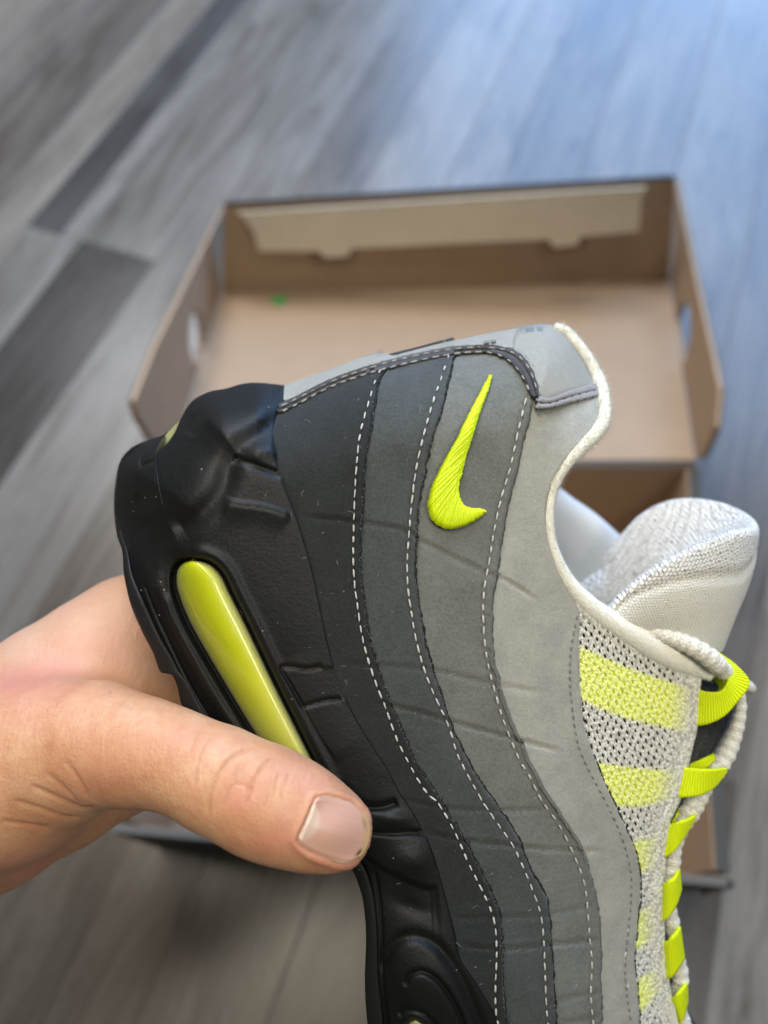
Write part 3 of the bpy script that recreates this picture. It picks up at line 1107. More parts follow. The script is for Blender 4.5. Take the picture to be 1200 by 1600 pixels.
tb = part("tab_binding", *strip_px(TBO, TBI, 60, 15, lambda t, u, v: 0.0008 * np.abs(np.sin(t * 2 * math.pi)) ** 0.6 + 0.0012, 0.0012)[:2], M['bind2'], shoe)
for f in (0.5, 0.98):
    stitches([(a[0] * (1 - f) + b[0] * f, a[1] * (1 - f) + b[1] * f) for a, b in zip(spline(TBO, 8), spline(TBI, 8))], tb, 0.0014, pitch=12, length=8, wpx=1.4, mat=M['thread3'])

# ---- grey strip up the back of the heel and the tab at its top
TOPS = [(428, 612), (447, 601), (470, 592), (517, 576), (545, 565), (570, 555), (588, 551), (602, 552), (615, 555), (640, 549), (670, 541), (699, 534), (728, 528), (755, 522), (797, 514), (812, 511)]


def strip_h(t, u, v):
    bump = 0.0004 * np.exp(-((u - 588) / 24) ** 2) * t + 0.0004 * np.exp(-((u - 650) / 30) ** 2) * t - 0.0004 * np.exp(-((u - 615) / 9) ** 2) * t - 0.0005 * np.exp(-((u - 806) / 7) ** 2) * t
    return 0.0002 + bump


v1, f1, u1 = strip_px([(430, 627)] + BO[1:11], TOPS, 240, 18, strip_h, 0.001)
Ltab, Rtab = spline([(806, 546), (824, 560), (836, 580), (842, 600), (846, 626)], 50), spline([(866, 508), (884, 526), (902, 551), (918, 576), (932, 604)], 50)
Ttab, Btab = spline([(812, 511), (830, 507), (848, 506), (866, 508)], 40), spline([(842, 626), (854, 628), (868, 624), (895, 614), (932, 604)], 40)
Ltab = np.maximum(Ltab - [4, 0], [0, 0])
Ltab[0] = (803, 528)
G = coons(Ltab, Rtab, spline([(803, 528), (812, 512), (840, 506), (866, 508)], 40), Btab)
u, v = G[..., 0], G[..., 1]
e = np.minimum(np.minimum(seg_dist(u, v, Rtab)[0] - 9, seg_dist(u, v, Btab)[0]), 12)
dd = D(u, v) - 0.0013 + 0.0009 * (1 - e / 12) ** 2
v2, f2, u2 = shell(Wp(u, v, dd), 0.0016)
V, F = join([(v1, f1), (v2, f2)])
hs = part("heel_strip", V, F, M['strip'], shoe)
# raised lettering scraps of the moulded heel mark that show along the edge
marks = []
for poly in ([(820, 513), (834, 511), (835, 517), (822, 519)], [(838, 511), (848, 511), (848, 517), (840, 517)], [(756, 533), (764, 531), (765, 535), (757, 537)], [(767, 531), (775, 530), (775, 534), (768, 535)]):
    q = np.array(poly, float)
    P = Wp(q[:, 0], q[:, 1], D(q[:, 0], q[:, 1]) - 0.00155)
    marks.append(prism(P, (0, 0.4, -0.9), 0.0004))
V, F = join(marks)
part("moulded_mark", V, F, m_plain("mark_grey", (0.16, 0.175, 0.175), 0.6, 0.1, 900, 0.1), hs, smooth=False)
bk = strip_px([(606, 556), (650, 548), (712, 533)], [(612, 552), (650, 542.5), (708, 527)], 40, 8, lambda t, u, v: -0.001 + 0 * u, 0.002)
part("heel_backing", *bk[:2], M['outsole'], shoe)

# ---- embroidered mark
OUT = [(765, 586), (756, 603), (745, 624), (736, 642), (724, 665), (715, 686), (702, 708), (692.5, 727), (682, 747.5), (674, 768), (670, 789), (673, 806), (681, 817), (694, 824), (707.5, 825), (722.5, 821.5), (737.5, 815), (751, 807), (761, 798)]
INN = [(768, 587), (762, 609), (750.6, 639), (742, 665), (734, 691), (726, 716), (720, 740), (716, 755), (716, 772), (722.5, 788), (734, 794), (745, 795), (761, 797)]
NTH = 112
So, Si = spline(OUT, 600), spline(INN, 600)
th = []
for i in range(NTH):
    f = (i + 0.5) / NTH
    fo_ = min(0.999, f * 1.0 + 0.035 * math.sin(math.pi * min(1, f * 1.15)))
    a, b = So[int(fo_ * 599)], Si[int(max(0, f - 0.01) * 599)]
    tt = np.linspace(-0.02, 1.02, 7)
    q = a[None] * (1 - tt[:, None]) + b[None] * tt[:, None]
    q += rng.normal(0, 0.35, 2)
    hgt = 0.00055 * np.sqrt(np.clip(1 - (2 * tt - 1) ** 2, 0, 1)) + 0.0003
    P = Wp(q[:, 0], q[:, 1], D(q[:, 0], q[:, 1]) - hgt - 0.0002 - random.uniform(0, 0.00012))
    th.append(tube(P, 2.05 * 0.176 / FPX * random.uniform(0.85, 1.1), 6, True, 0.8)[:2])
V, F = join(th)
part("embroidered_logo", V, F, M['logo'], shoe)

# ---- knit quarter: holed white mesh over a dark lining with neon bands
mc, er = spline(upto(MC, 1800), 300), spline(upto(ER, 1800), 300)
rimlow = spline([(905, 953), (939, 978), (975, 1006), (1008, 1027), (1050, 1042), (1096, 1050)], 80)
poly = list(map(tuple, mc[::4])) + list(map(tuple, er[::-4])) + list(map(tuple, rimlow[::-4]))
polyn = np.array(poly)


def lin_patch(name, left, right, off, mat, parent, n=60, m=16, label=None, thick=0.0004, top=None, bottom=None):
    L, R = spline(left, n), spline(right, n)
    T = spline(top, m) if top else spline([L[0], R[0]], m)
    B = spline(bottom, m) if bottom else spline([L[-1], R[-1]], m)
    G = coons(L, R, T, B)
    u, v = G[..., 0], G[..., 1]
    V, F, UV = shell(Wp(u, v, D(u, v) - off(u, v) if callable(off) else D(u, v) - off), thick, np.stack([u / 100, -v / 100], -1))
    return part(name, V, F, mat, parent, UV, label=label)


UNDER = lin_patch("mesh_lining", [(q[0] - 14, q[1]) for q in upto(MC, 1810)], upto(ER, 1810), -0.0014, M['under'], shoe, 200, 20, top=[(891, 953), (1008, 1028), (1096, 1052)])
BANDS = [
    ([(904, 1010), (992, 1048), (1085, 1078)], [(905, 1092), (974, 1120), (1085, 1146)]),
    ([(922, 1190), (985, 1200), (1068, 1206)], [(955, 1259), (1000, 1259), (1052, 1247)]),
    ([(984, 1318), (1012, 1311), (1042, 1302)], [(997, 1367), (1012, 1361), (1037, 1350)]),
    ([(995, 1427), (1012, 1418), (1032, 1408)], [(990, 1484), (1006, 1477), (1022, 1466)]),
    ([(990, 1537), (1010, 1523), (1034, 1508)], [(994, 1586), (1012, 1570), (1036, 1542)]),
    ([(1000, 1640), (1016, 1626), (1050, 1610)], [(1004, 1700), (1020, 1684), (1056, 1660)])]
BANDPOLY = []
for t_, b_ in BANDS:
    n = 30
    T, B = spline(t_, n), spline(b_, n)
    s = np.linspace(0, 1, 18)[:, None, None]
    G = T[None] * (1 - s) + B[None] * s
    u, v = G[..., 0], G[..., 1]
    V, F, UV = shell(Wp(u, v, D(u, v) + 0.00045), 0.0003)
    part("neon_band", V, F, M['neon_under'], UNDER, UV)
    BANDPOLY.append(list(map(tuple, T)) + list(map(tuple, B[::-1])))

e1, e2 = np.array([8.5, 8.0]), np.array([-4.2, 10.5])
A = np.array([890.0, 930.0])
cellsV, cellsF, kV = [], [], 0
ang8 = np.arange(8) * math.pi / 4
corner = np.array([(0.5, 0), (0.5, 0.5), (0, 0.5), (-0.5, 0.5), (-0.5, 0), (-0.5, -0.5), (0, -0.5), (0.5, -0.5)])
er_lin, mc_lin = np.array(upto(ER, 1810)), np.array(upto(MC, 1810))
UVc = []
ctr, off_list = [], []
for i in range(-10, 75):
    for j in range(-40, 90):
        ctr.append(A + e1 * i + e2 * j)
ctr = np.array(ctr)
rx = np.interp(ctr[:, 1], er_lin[:, 1], er_lin[:, 0])
lx = np.interp(ctr[:, 1], mc_lin[:, 1], mc_lin[:, 0])
topy = np.interp(ctr[:, 0], rimlow[:, 0], rimlow[:, 1])
keep = (ctr[:, 0] > lx - 12) & (ctr[:, 0] < rx + 1) & (ctr[:, 1] > topy - 16) & (ctr[:, 1] < 1790)
ctr, rx, lx = ctr[keep], rx[keep], lx[keep]
allV, allF = [], []
k = 0
for c, r_, l_ in zip(ctr, rx, lx):
    q = (r_ - c[0]) / 45.0
    hs_ = min(1.0, max(0.0, q - 0.15)) * 0.95 if c[1] < 1300 else min(0.62, max(0.0, q - 0.1))
    hs_ *= random.uniform(0.85, 1.1)
    O = c + corner[:, :1] * e1 + corner[:, 1:] * e2 * 1.0
    if (int(round((c[1]))) % 2) == 0:
        pass
    H = c + np.stack([np.cos(ang8) * 1.75 + 0.95 * np.sin(ang8), np.sin(ang8) * 3.8], -1) * max(hs_, 0.05) + rng.normal(0, 0.25, 2)
    Md = 0.5 * (O + H)
    pts = np.vstack([O, Md, H])
    allV.append(pts)
    f = []
    for a in range(8):
        b = (a + 1) % 8
        f += [(k + a, k + b, k + 8 + b, k + 8 + a), (k + 8 + a, k + 8 + b, k + 16 + b, k + 16 + a)]
    if hs_ < 0.06:
        f.append(tuple(k + 16 + a for a in range(8)))
    allF += f
    k += 24
PX = np.vstack(allV)
PX[:, 0] = np.minimum(PX[:, 0], np.interp(PX[:, 1], er_lin[:, 1], er_lin[:, 0]))
dz = np.tile(np.r_[np.full(8, 0.00004), np.full(8, 0.00016), np.full(8, -0.00022)], len(ctr))
Dm = D(PX[:, 0], PX[:, 1]) - 0.0001 - dz
V = Wp(PX[:, 0], PX[:, 1], Dm)
nb = np.zeros(len(PX))
for bp in BANDPOLY:
    nb = np.maximum(nb, 1 - sstep(signed(PX[:, 0], PX[:, 1], bp), -4, 5))
nb *= 0.12 + 0.88 * sstep(np.interp(PX[:, 1], er_lin[:, 1], er_lin[:, 0]) - PX[:, 0], 8, 48)
km = part("knit_mesh", V, allF, M['knit_neon'], shoe, np.stack([PX[:, 0] / 100, -PX[:, 1] / 100], -1))
na_ = km.data.attributes.new("neon", 'FLOAT', 'POINT')
na_.data.foreach_set("value", nb.astype(np.float32))
# folded edge of the knit along the lace loops
E0 = np.array(upto(ER, 1810), float)
lin = lin_patch("knit_edge", [(q[0] - 13, q[1]) for q in E0], [(q[0] + 1, q[1]) for q in E0], lambda u, v: 0.0006, M['knit'], shoe, 160, 8, thick=0.0012)

# ---- collar: fleece roll round the opening
RIM = [(866, 512, 8), (884, 520, 9), (906, 545, 10), (926, 576, 10.5), (938, 605, 11), (943, 635, 11), (941, 657, 12), (928, 678, 12), (905, 700, 11.5), (880, 730, 10), (864, 762, 9), (857, 800, 8.5), (859, 838, 8.5), (868, 870, 9.5),
       (880, 897, 11), (896, 921, 13), (918, 944, 15), (945, 965, 17), (975, 984, 20), (1005, 1002, 22), (1035, 1019, 22), (1065, 1033, 19), (1090, 1044, 15), (1112, 1056, 9)]
R3 = spline(RIM, 220)
dr = D(np.minimum(R3[:, 0], 1085), R3[:, 1]) + R3[:, 2] * 0.18 / FPX * 0.55
rim_path = Wp(R3[:, 0], R3[:, 1], dr)
rad = R3[:, 2] * dr / FPX
V, F, UV = tube(rim_path, rad, 20)
cr = part("collar_roll", V, F, M['fleece'], shoe, UV)
hairsV, hairsF = [], []
T = np.gradient(rim_path, axis=0)
T /= np.linalg.norm(T, axis=1, keepdims=True)
upv = np.array([0.1, -0.47, 0.88])
Aax = np.cross(T, upv)
Aax /= np.linalg.norm(Aax, axis=1, keepdims=True)
Bax = np.cross(Aax, T)
k = 0
NH = 15000
ii = rng.integers(0, 219, NH)
an = rng.uniform(0, 2 * math.pi, NH)
for i, a in zip(ii, an):
    fz = 1.0 if i < 95 else 0.45
    nrm = Aax[i] * math.cos(a) + Bax[i] * math.sin(a)
    b0 = rim_path[i] + (rim_path[min(i + 1, 219)] - rim_path[i]) * random.random() + nrm * rad[i] * 0.97
    ln = random.uniform(0.0005, 0.0016) * fz
    dirv = nrm + 0.7 * rng.normal(0, 1, 3)
    dirv /= np.linalg.norm(dirv)
    sd = np.cross(dirv, T[i])
    sd = sd / (np.linalg.norm(sd) + 1e-9) * 0.00006
    hairsV += [b0 - sd, b0 + sd, b0 + dirv * ln + 0.0003 * rng.normal(0, 1, 3) * fz]
    hairsF.append((k, k + 1, k + 2))
    k += 3
part("collar_nap", np.array(hairsV), hairsF, M['fleece'], shoe, smooth=False, kind="stuff")

# far side of the opening
G0 = np.array([(780, 650, .250), (835, 715, .250), (866, 757, .250), (890, 778, .250), (930, 806, .251), (970, 842, .252), (1010, 880, .253), (1070, 940, .254)])
G1 = np.array([(700, 800, .250), (780, 850, .250), (830, 880, .249), (860, 905, .249), (890, 930, .249), (920, 960, .250), (960, 990, .251), (1020, 1030, .252)])
n = 60
R0, R1 = spline(G0, n), spline(G1, n)
rows_ = []
for f, add in ((-0.03, 0.004), (-0.015, 0.001), (0.0, 0.0), (0.06, -0.0012), (0.2, -0.0018), (0.5, -0.001), (0.8, 0.0), (1.0, 0.0)):
    q = R0 * (1 - f) + R1 * f
    q[:, 2] += add
    rows_.append(q)
G = np.array(rows_)
fine = np.stack([spline(G[:, j], 40) for j in range(n)], 1)
V, F, UV = shell(Wp(fine[..., 0], fine[..., 1], fine[..., 2]), 0.003, np.stack(np.broadcast_arrays(np.linspace(0, 6, n)[None, :], np.linspace(0, 6, 40)[:, None]), -1))
part("collar_lining", V, F, M['lining'], shoe, UV)

# ---- tongue: a padded half-pipe, near edge rolled, far edge behind
RIMT = [(940, 958, .1885), (951, 951, .1885), (966, 933, .1882), (985, 914, .188), (1019, 889, .1878), (1058, 866, .1878), (1101, 846, .189), (1132, 833, .191), (1156, 826, .194), (1174, 824, .199), (1180, 818, .206),
        (1172, 806, .213), (1152, 794, .219), (1125, 784, .224), (1095, 779, .228), (1070, 778, .231), (1045, 782, .233), (1024, 790, .235), (1008, 800, .236), (994, 812, .2365), (980, 828, .237), (966, 846, .237), (953, 866, .237), (944, 886, .237), (925, 900, .237), (905, 914, .237)]
OUTL = [(975, 985, .190), (990, 985, .191), (1005, 988, .1915), (1020, 992, .192), (1040, 1000, .1925), (1062, 1006, .193), (1086, 1012, .195), (1108, 1016, .198), (1123, 1014, .202), (1131, 988, .206), (1141, 960, .210),
        (1150, 930, .217), (1140, 910, .224), (1120, 900, .230), (1095, 890, .236), (1070, 885, .239), (1045, 885, .242), (1024, 890, .244), (1008, 900, .245), (994, 912, .246), (980, 928, .246), (966, 946, .246), (953, 966, .246), (944, 986, .246), (925, 1000, .246), (905, 1014, .246)]
INL = [(935, 985, .200), (940, 980, .205), (950, 975, .209), (955, 970, .212), (965, 962, .215), (975, 955, .217), (985, 945, .219), (990, 940, .221), (995, 938, .222), (998, 936, .223), (1000, 935, .224),
       (1000, 934, .225), (998, 934, .226), (994, 935, .227), (990, 936, .228), (985, 938, .229), (980, 940, .230), (975, 942, .231), (968, 945, .232), (960, 948, .2325), (950, 952, .233), (940, 957, .2335), (930, 962, .234), (922, 966, .234), (915, 970, .234), (905, 975, .234)]
na = 150
Rm, Ol, Il = spline(RIMT, na), None, None


def resample_like(P, n):
    P = np.asarray(P, float)
    x = np.linspace(0, 1, len(P))
    out = spline(np.c_[P], 24 * len(P))
    # parametrise by index so that the three curves stay matched point to point
    L = np.linspace(0, 1, n)
    from_idx = []
    E = np.vstack([2 * P[0] - P[1], P, 2 * P[-1] - P[-2]])
    for s in L * (len(P) - 1):
        i = min(int(s), len(P) - 2)
        t = s - i
        a, b, c, d = E[i], E[i + 1], E[i + 2], E[i + 3]
        from_idx.append(0.5 * (2 * b + (c - a) * t + (2 * a - 5 * b + 4 * c - d) * t ** 2 + (3 * b - a - 3 * c + d) * t ** 3))
    return np.array(from_idx)


Rm, Ol, Il = resample_like(RIMT, na), resample_like(OUTL, na), resample_like(INL, na)
Rw, Ow, Iw = [Wp(q[:, 0], q[:, 1], q[:, 2]) for q in (Rm, Ol, Il)]
od = Ow - Rw
idr = Iw - Rw
on = od / np.linalg.norm(od, axis=1, keepdims=True)
inn = idr / np.linalg.norm(idr, axis=1, keepdims=True)
# outward swell of the padding
tanr = np.gradient(Rw, axis=0)
tanr /= np.linalg.norm(tanr, axis=1, keepdims=True)
swell = np.cross(tanr, on)
swell /= np.linalg.norm(swell, axis=1, keepdims=True)
sg = np.sign((swell * (on - inn)).sum(1, keepdims=True))
cen = Iw[:].mean(0)
sg = np.sign((swell * (Rw - cen)).sum(1, keepdims=True))
swell = swell * sg
PADR = 0.0021
rows_, tag_ = [], []
rimc = Rw + (on + inn) / 2 * PADR
for f in (1.0, 0.8, 0.6, 0.42, 0.27, 0.16):
    fe = f
    rows_.append(Rw + od * fe + swell * (0.0016 * math.sin(math.pi * min(1, f)) + PADR * 0.55))
nrim = 9
for i in range(nrim):
    a = math.pi * i / (nrim - 1)
    axis = -(on + inn) / np.linalg.norm(on + inn, axis=1, keepdims=True)
    rows_.append(rimc + PADR * (swell * math.cos(a) + axis * math.sin(a)) + 0.0)
for f in (0.10, 0.2, 0.35, 0.55, 0.8, 1.0):
    rows_.append(Rw + idr * f - swell * (PADR * 0.7 + 0.0012 * math.sin(math.pi * f)))
Gt = np.array(rows_)
nt = 70
fine = np.empty((nt, na, 3))
for j in range(na):
    P = Gt[:, j]
    L = np.r_[0, np.cumsum(np.linalg.norm(np.diff(P, axis=0), axis=1))]
    s = np.linspace(0, L[-1], nt)
    fine[:, j] = np.stack([np.interp(s, L, P[:, c]) for c in range(3)], -1)
for _ in range(3):
    fine[1:-1] = 0.25 * fine[:-2] + 0.5 * fine[1:-1] + 0.25 * fine[2:]
Lr = np.r_[0, np.cumsum(np.linalg.norm(np.diff(Rw, axis=0), axis=1))] * 1000 / 1.5
Lc = np.cumsum(np.r_[0, np.linalg.norm(np.diff(fine[:, na // 4], axis=0), axis=1)]) * 1000 / 1.2
ftc = (fine - CP) @ RM
UVt = np.stack([ftc[..., 0] * 0.55 + ftc[..., 1] * 0.83 + ftc[..., 2] * 0.5, -ftc[..., 0] * 0.83 + ftc[..., 1] * 0.55 + ftc[..., 2] * 0.5], -1) * 1000
# seam between the smooth facing and the spacer mesh of the roll
kseam = 20
for d_, dep in ((0, 0.0006), (1, 0.0004), (-1, 0.0004)):
    fine[kseam + d_, :int(na * 0.5)] -= swell[:int(na * 0.5)] * dep
me = mesh_from("tongue", fine.reshape(-1, 3) - np.array(shoe.location), grid_faces(nt, na), UVt.reshape(-1, 2), True, [M['tongue_out'], M['tongue_in']])
mi = np.repeat((np.arange(nt - 1) >= kseam).astype(np.int32), na - 1)
me.polygons.foreach_set("material_index", mi)
place("tongue", me, shoe)
gt = Wp(np.array([1141, 1145, 1131, 1127]), np.array([958, 962, 1004, 1003]), np.array([.2085, .2085, .2035, .2035]))
part("tongue_tag", *prism(gt, (0.3, 0.4, -0.8), 0.0006), M['tag_green'], shoe, smooth=False)

# ---- black tongue side seen under the loops
TBL = [(q[0] - 16, q[1]) for q in upto(ER, 1810)]
TBR = [(1130, 1040), (1152, 1062), (1150, 1098), (1142, 1128), (1124, 1161), (1108, 1186), (1086, 1212), (1070, 1262), (1056, 1292), (1048, 1340), (1044, 1400), (1044, 1440), (1049, 1500), (1060, 1556), (1088, 1600), (1118, 1700), (1120, 1800)]
lin_patch("tongue_side", TBL, TBR, lambda u, v: -0.0022 - 0.00010 * np.clip(u - np.interp(v, E0[:, 1], E0[:, 0]), 0, 80), M['black_knit'], shoe, 160, 16, thick=0.004)

# ---- lace and webbing loops
LC = [(1004, 985, 6), (1018, 986, 11), (1040, 993, 13), (1066, 1003, 14), (1095, 1018, 15), (1118, 1036, 15), (1140, 1060, 12), (1156, 1092, 9), (1155, 1122, 9.5), (1147, 1150, 11.5), (1135, 1178, 14), (1119, 1203, 14), (1105, 1222, 13), (1092, 1242, 15), (1079, 1266, 16),
      (1064, 1294, 12), (1054, 1325, 11), (1050, 1350, 12.5), (1045, 1380, 10), (1046, 1415, 10), (1050, 1443, 12), (1054, 1474, 10), (1060, 1505, 12), (1063, 1530, 12.5), (1058, 1558, 10), (1066, 1590, 11), (1080, 1640, 12), (1085, 1700, 12)]
LP = spline(LC, 320)
er_u = np.interp(LP[:, 1], E0[:, 1], E0[:, 0])
dl = D(np.minimum(LP[:, 0], er_u), LP[:, 1]) + 0.0012 + 0.00007 * np.clip(LP[:, 0] - er_u, 0, 60)
dl = np.where(LP[:, 1] < 1050, D(np.full(320, 1050.0), np.full(320, 1040.0)) - 0.0026 + 0.0035 * sstep(LP[:, 0], 1085, 1150), dl)
dl = np.convolve(np.pad(dl, 8, 'edge'), np.ones(17) / 17, 'valid')
rad = LP[:, 2] * dl / FPX * (1 + 0.07 * np.sin(np.arange(320) * 1.05))
V, F, UV = tube(Wp(LP[:, 0], LP[:, 1], dl), rad, 14)
part("lace", V, F, M['lace'], shoe, UV)
te = Wp(np.array([1150, 1163, 1172, 1177]), np.array([1072, 1070, 1074, 1082]), np.array([.205, .204, .204, .205]))
part("lace_end", *tube(spline(te, 14), np.array([6, 7, 8, 8.5, 9, 9, 9, 9, 9, 8.5, 8, 7, 5, 3]) * 0.2 / FPX, 10)[:2], M['thread'], shoe)


def loop(top, bottom, bul=0.0016, n=30, m=12, dd0=None):
    """A flat webbing strap: two edges (u, v, extra depth) from the knit edge to where it turns round the lace."""
    A, B = resample_like(top, n), resample_like(bottom, n)
    t = np.linspace(0, 1, m)
    G = A[:, None] * (1 - t)[None, :, None] + B[:, None] * t[None, :, None]
    s = np.linspace(0, 1, n)[:, None]
    u, v = G[..., 0], G[..., 1]
    eu = np.interp(v, E0[:, 1], E0[:, 0])
    d = D(np.minimum(u, eu), v) - 0.0004 + G[..., 2] - bul * np.sin(math.pi * np.clip(s, 0, 1)) ** 0.8
    L = np.r_[0, np.cumsum(np.hypot(*np.diff((A + B)[:, :2] / 2, axis=0).T))]
    UV = np.stack(np.broadcast_arrays(L[:, None] / 10, t[None, :]), -1)
    V, F, UV = shell(Wp(u, v, d), 0.0008, UV)
    return V, F, UV


def add_loop(pieces):
    Vs, Fs, Us, k = [], [], [], 0
    for V, F, U in pieces:
        Vs.append(V)
        Us.append(U)
        Fs.append(F + k)
        k += len(V)
    part("lace_loop", np.vstack(Vs), np.vstack(Fs), M['loop'], shoe, np.vstack(Us))


add_loop([
    loop([(1088, 1078, .0004), (1108, 1082, -.001), (1125, 1081, -.0014), (1135, 1072, -.0012), (1139, 1058, -.0006), (1135, 1040, 0), (1123, 1020, .0008)],
         [(1084, 1135, .0004), (1108, 1131, -.001), (1132, 1119, -.0014), (1150, 1100, -.0010), (1172, 1068, .0004), (1152, 1040, .0006), (1124, 1019, .001)]),
    loop([(1102, 1040, .002), (1116, 1048, .001), (1127, 1058, 0.0), (1134, 1072, 0), (1126, 1088, .001)],
         [(1100, 1048, .003), (1110, 1056, .003), (1118, 1066, .003), (1123, 1076, .003), (1114, 1086, .003)], 0.0004)])
add_loop([
    loop([(1066, 1199, .0004), (1085, 1201, -.0006), (1110, 1203, -.0008), (1138, 1201, .001)],
         [(1056, 1247, .0004), (1072, 1246, -.0006), (1095, 1243, -.0008), (1117, 1231, .0004), (1137, 1206, .001)]),
    loop([(1075, 1196, .003), (1095, 1188, .003), (1116, 1178, .003)], [(1075, 1206, .003), (1098, 1204, .003), (1119, 1186, .003)], 0.0)])
add_loop([
    loop([(1043, 1290, .0004), (1060, 1284, -.0006), (1075, 1281, -.0004), (1090, 1272, .001)],
         [(1035, 1341, .0004), (1050, 1333, -.0006), (1068, 1312, -.0004), (1089, 1277, .001)]),
    loop([(1050, 1285, .003), (1057, 1272, .003), (1062, 1262, .003)], [(1048, 1292, .003), (1062, 1290, .003), (1068, 1278, .003)], 0.0)])
add_loop([loop([(1035, 1381, .0004), (1043, 1377, -.0006), (1055, 1372, -.0004), (1063, 1357, .001)],
               [(1032, 1441, .0004), (1044, 1434, -.0006), (1058, 1414, -.0002), (1066, 1390, .0012)])])
add_loop([loop([(1035, 1474, .0004), (1045, 1468, -.0006), (1056, 1460, -.0004), (1064, 1447, .001)],
               [(1040, 1530, .0004), (1050, 1527, -.0006), (1062, 1513, -.0002), (1071, 1498, .0012)])])
add_loop([loop([(1046, 1562, .0004), (1055, 1556, -.0006), (1066, 1547, -.0004), (1075, 1535, .001)],
               [(1056, 1602, .0004), (1064, 1598, -.0006), (1070, 1588, -.0002), (1076, 1566, .0012)])])
add_loop([loop([(1058, 1640, .0004), (1068, 1634, -.0006), (1080, 1622, .001)], [(1070, 1685, .0004), (1080, 1680, -.0006), (1088, 1655, .001)])])

# ------------------------------------------------------------------ midsole, sculpted
C0 = [(244, 711), (240, 740), (234, 775), (226, 812), (213, 845), (206, 872), (212, 908), (231, 950), (254, 998), (272, 1030), (290, 1062), (320, 1112), (362, 1170), (420, 1234), (478, 1278), (528, 1314), (560, 1345), (575, 1380), (582, 1420), (586, 1468), (588, 1530),
      (595, 1600), (609, 1700), (643, 1900), (703, 2200), (802, 2440)]
C0 = [(x - 5 * (830 < y < 1560), y) for x, y in C0]
C1m = [(450, 603), (441, 641), (436, 665), (432, 690), (438, 715)] + [(p_[0] + 3, p_[1]) for p_ in C1[4:]]
nm, mm = 620, 170
L0, R0 = spline(C0, nm), spline(C1m, nm)
# denser where it shows
T0 = spline([(244, 711), (259, 695), (272, 677), (283, 653), (300, 627), (327, 612), (353, 607), (377, 600), (400, 598), (427, 600), (450, 603)], mm)
B0 = spline([C0[-1], C1m[-1]], mm)
G = coons(L0, R0, T0, B0)
u, v = G[..., 0], G[..., 1]
h = np.zeros(u.shape)
# general swell between sole edge and upper edge
tcol = np.linspace(0, 1, mm)[None, :]
h += 0.0016 * np.sin(math.pi * tcol) ** 0.7
h -= 0.0016 * (1 - sstep(tcol, 0, 0.10)) * sstep(v, 830, 900)


def groove(pts, dep, wd, fade=0.06, n=30):
    d, a = seg_dist(u, v, spline(pts, n))
    f = np.clip(a / fade, 0, 1) * np.clip((1 - a) / fade, 0, 1) if fade else 1
    return -dep * np.exp(-(d / wd) ** 2) * f


def ridge_step(pts, dep, wd, n=30, sgn=1):
    """Raised on one side of a line, dying away from it."""
    pl = spline(pts, n)
    d, a = seg_dist(u, v, pl)
    i = np.clip((a * (n - 1)).astype(int), 0, n - 2)
    t = pl[i + 1] - pl[i]
    q = np.sign(t[..., 0] * (v - pl[i][..., 1]) - t[..., 1] * (u - pl[i][..., 0]))
    f = np.clip(a / 0.1, 0, 1) * np.clip((1 - a) / 0.1, 0, 1)
    x = d * q * sgn
    return dep * f * sstep(x, -2.5, 2.5) * np.exp(-(np.maximum(x, 0) / wd) ** 2)


# big rounded heel wrap
h += 0.0042 * np.exp(-(((u - 352) / 68) ** 2 + ((v - 655) / 52) ** 2))
h += 0.0022 * np.exp(-(((u - 300) / 46) ** 2 + ((v - 740) / 70) ** 2))
h += 0.0020 * np.exp(-(((u - 415) / 26) ** 2 + ((v - 636) / 30) ** 2))
h += groove([(447, 640), (428, 660), (400, 682), (372, 705), (358, 730), (350, 760), (332, 785), (310, 806), (285, 822), (270, 830)], 0.0019, 17)
h += groove([(300, 632), (312, 640), (303, 660), (296, 680)], 0.0012, 9)
# facet with wrinkles between the two folds
h += 0.0013 * np.exp(-(((u - 405) / 30) ** 2 + ((v - 706) / 16) ** 2))
for k in range(7):
    x0 = 372 + k * 9
    h += groove([(x0, 700 + 2.0 * k), (x0 + 14, 712 + 1.5 * k), (x0 + 30, 722 + 1.0 * k)], 0.00014, 2.5)
    h += groove([(388 + k * 7, 652 + 4 * k), (402 + k * 6, 660 + 4 * k)], 0.00008, 2.5)
h += groove([(362, 716), (385, 722), (420, 735), (440, 742)], 0.0010, 6)
h += ridge_step([(350, 778), (372, 783), (400, 786), (430, 793), (458, 804)], 0.0011, 26)
h += groove([(352, 783), (372, 788), (400, 791), (430, 798), (458, 809)], 0.0004, 2.5)
# parting line down the heel
# seam above the outsole
h += groove([(226, 912), (240, 950), (262, 998), (292, 1060), (325, 1116), (350, 1150)], 0.0006, 2.2, 0.02)
h += groove([(586, 1360), (594, 1415), (597, 1468), (598, 1530), (606, 1600), (618, 1690)], 0.0007, 3, 0.02)

AIR_R = [(296, 876), (318, 877.5), (335, 886), (348, 901), (360, 926), (390, 986), (428, 1066), (464, 1138), (500, 1210), (514, 1240), (512, 1256), (504, 1262)]
AIR_L = [(296, 876), (284, 881), (276, 893), (274.5, 910), (279, 932), (297, 976), (330, 1034), (367, 1096), (404, 1156), (446, 1217), (478, 1250), (504, 1262)]
AIR = list(map(tuple, spline(AIR_R, 60))) + list(map(tuple, spline(AIR_L, 60)[-2:0:-1]))
sd = signed(u, v, AIR)
rgt = sstep(seg_dist(u, v, spline(AIR_L, 60))[0] - seg_dist(u, v, spline(AIR_R, 60))[0], -8, 8)
h -= 0.0042 * (1 - sstep(sd, 1.5, 12 - 5 * rgt))
h += 0.0008 * np.exp(-((sd - 15) / 8) ** 2) * rgt
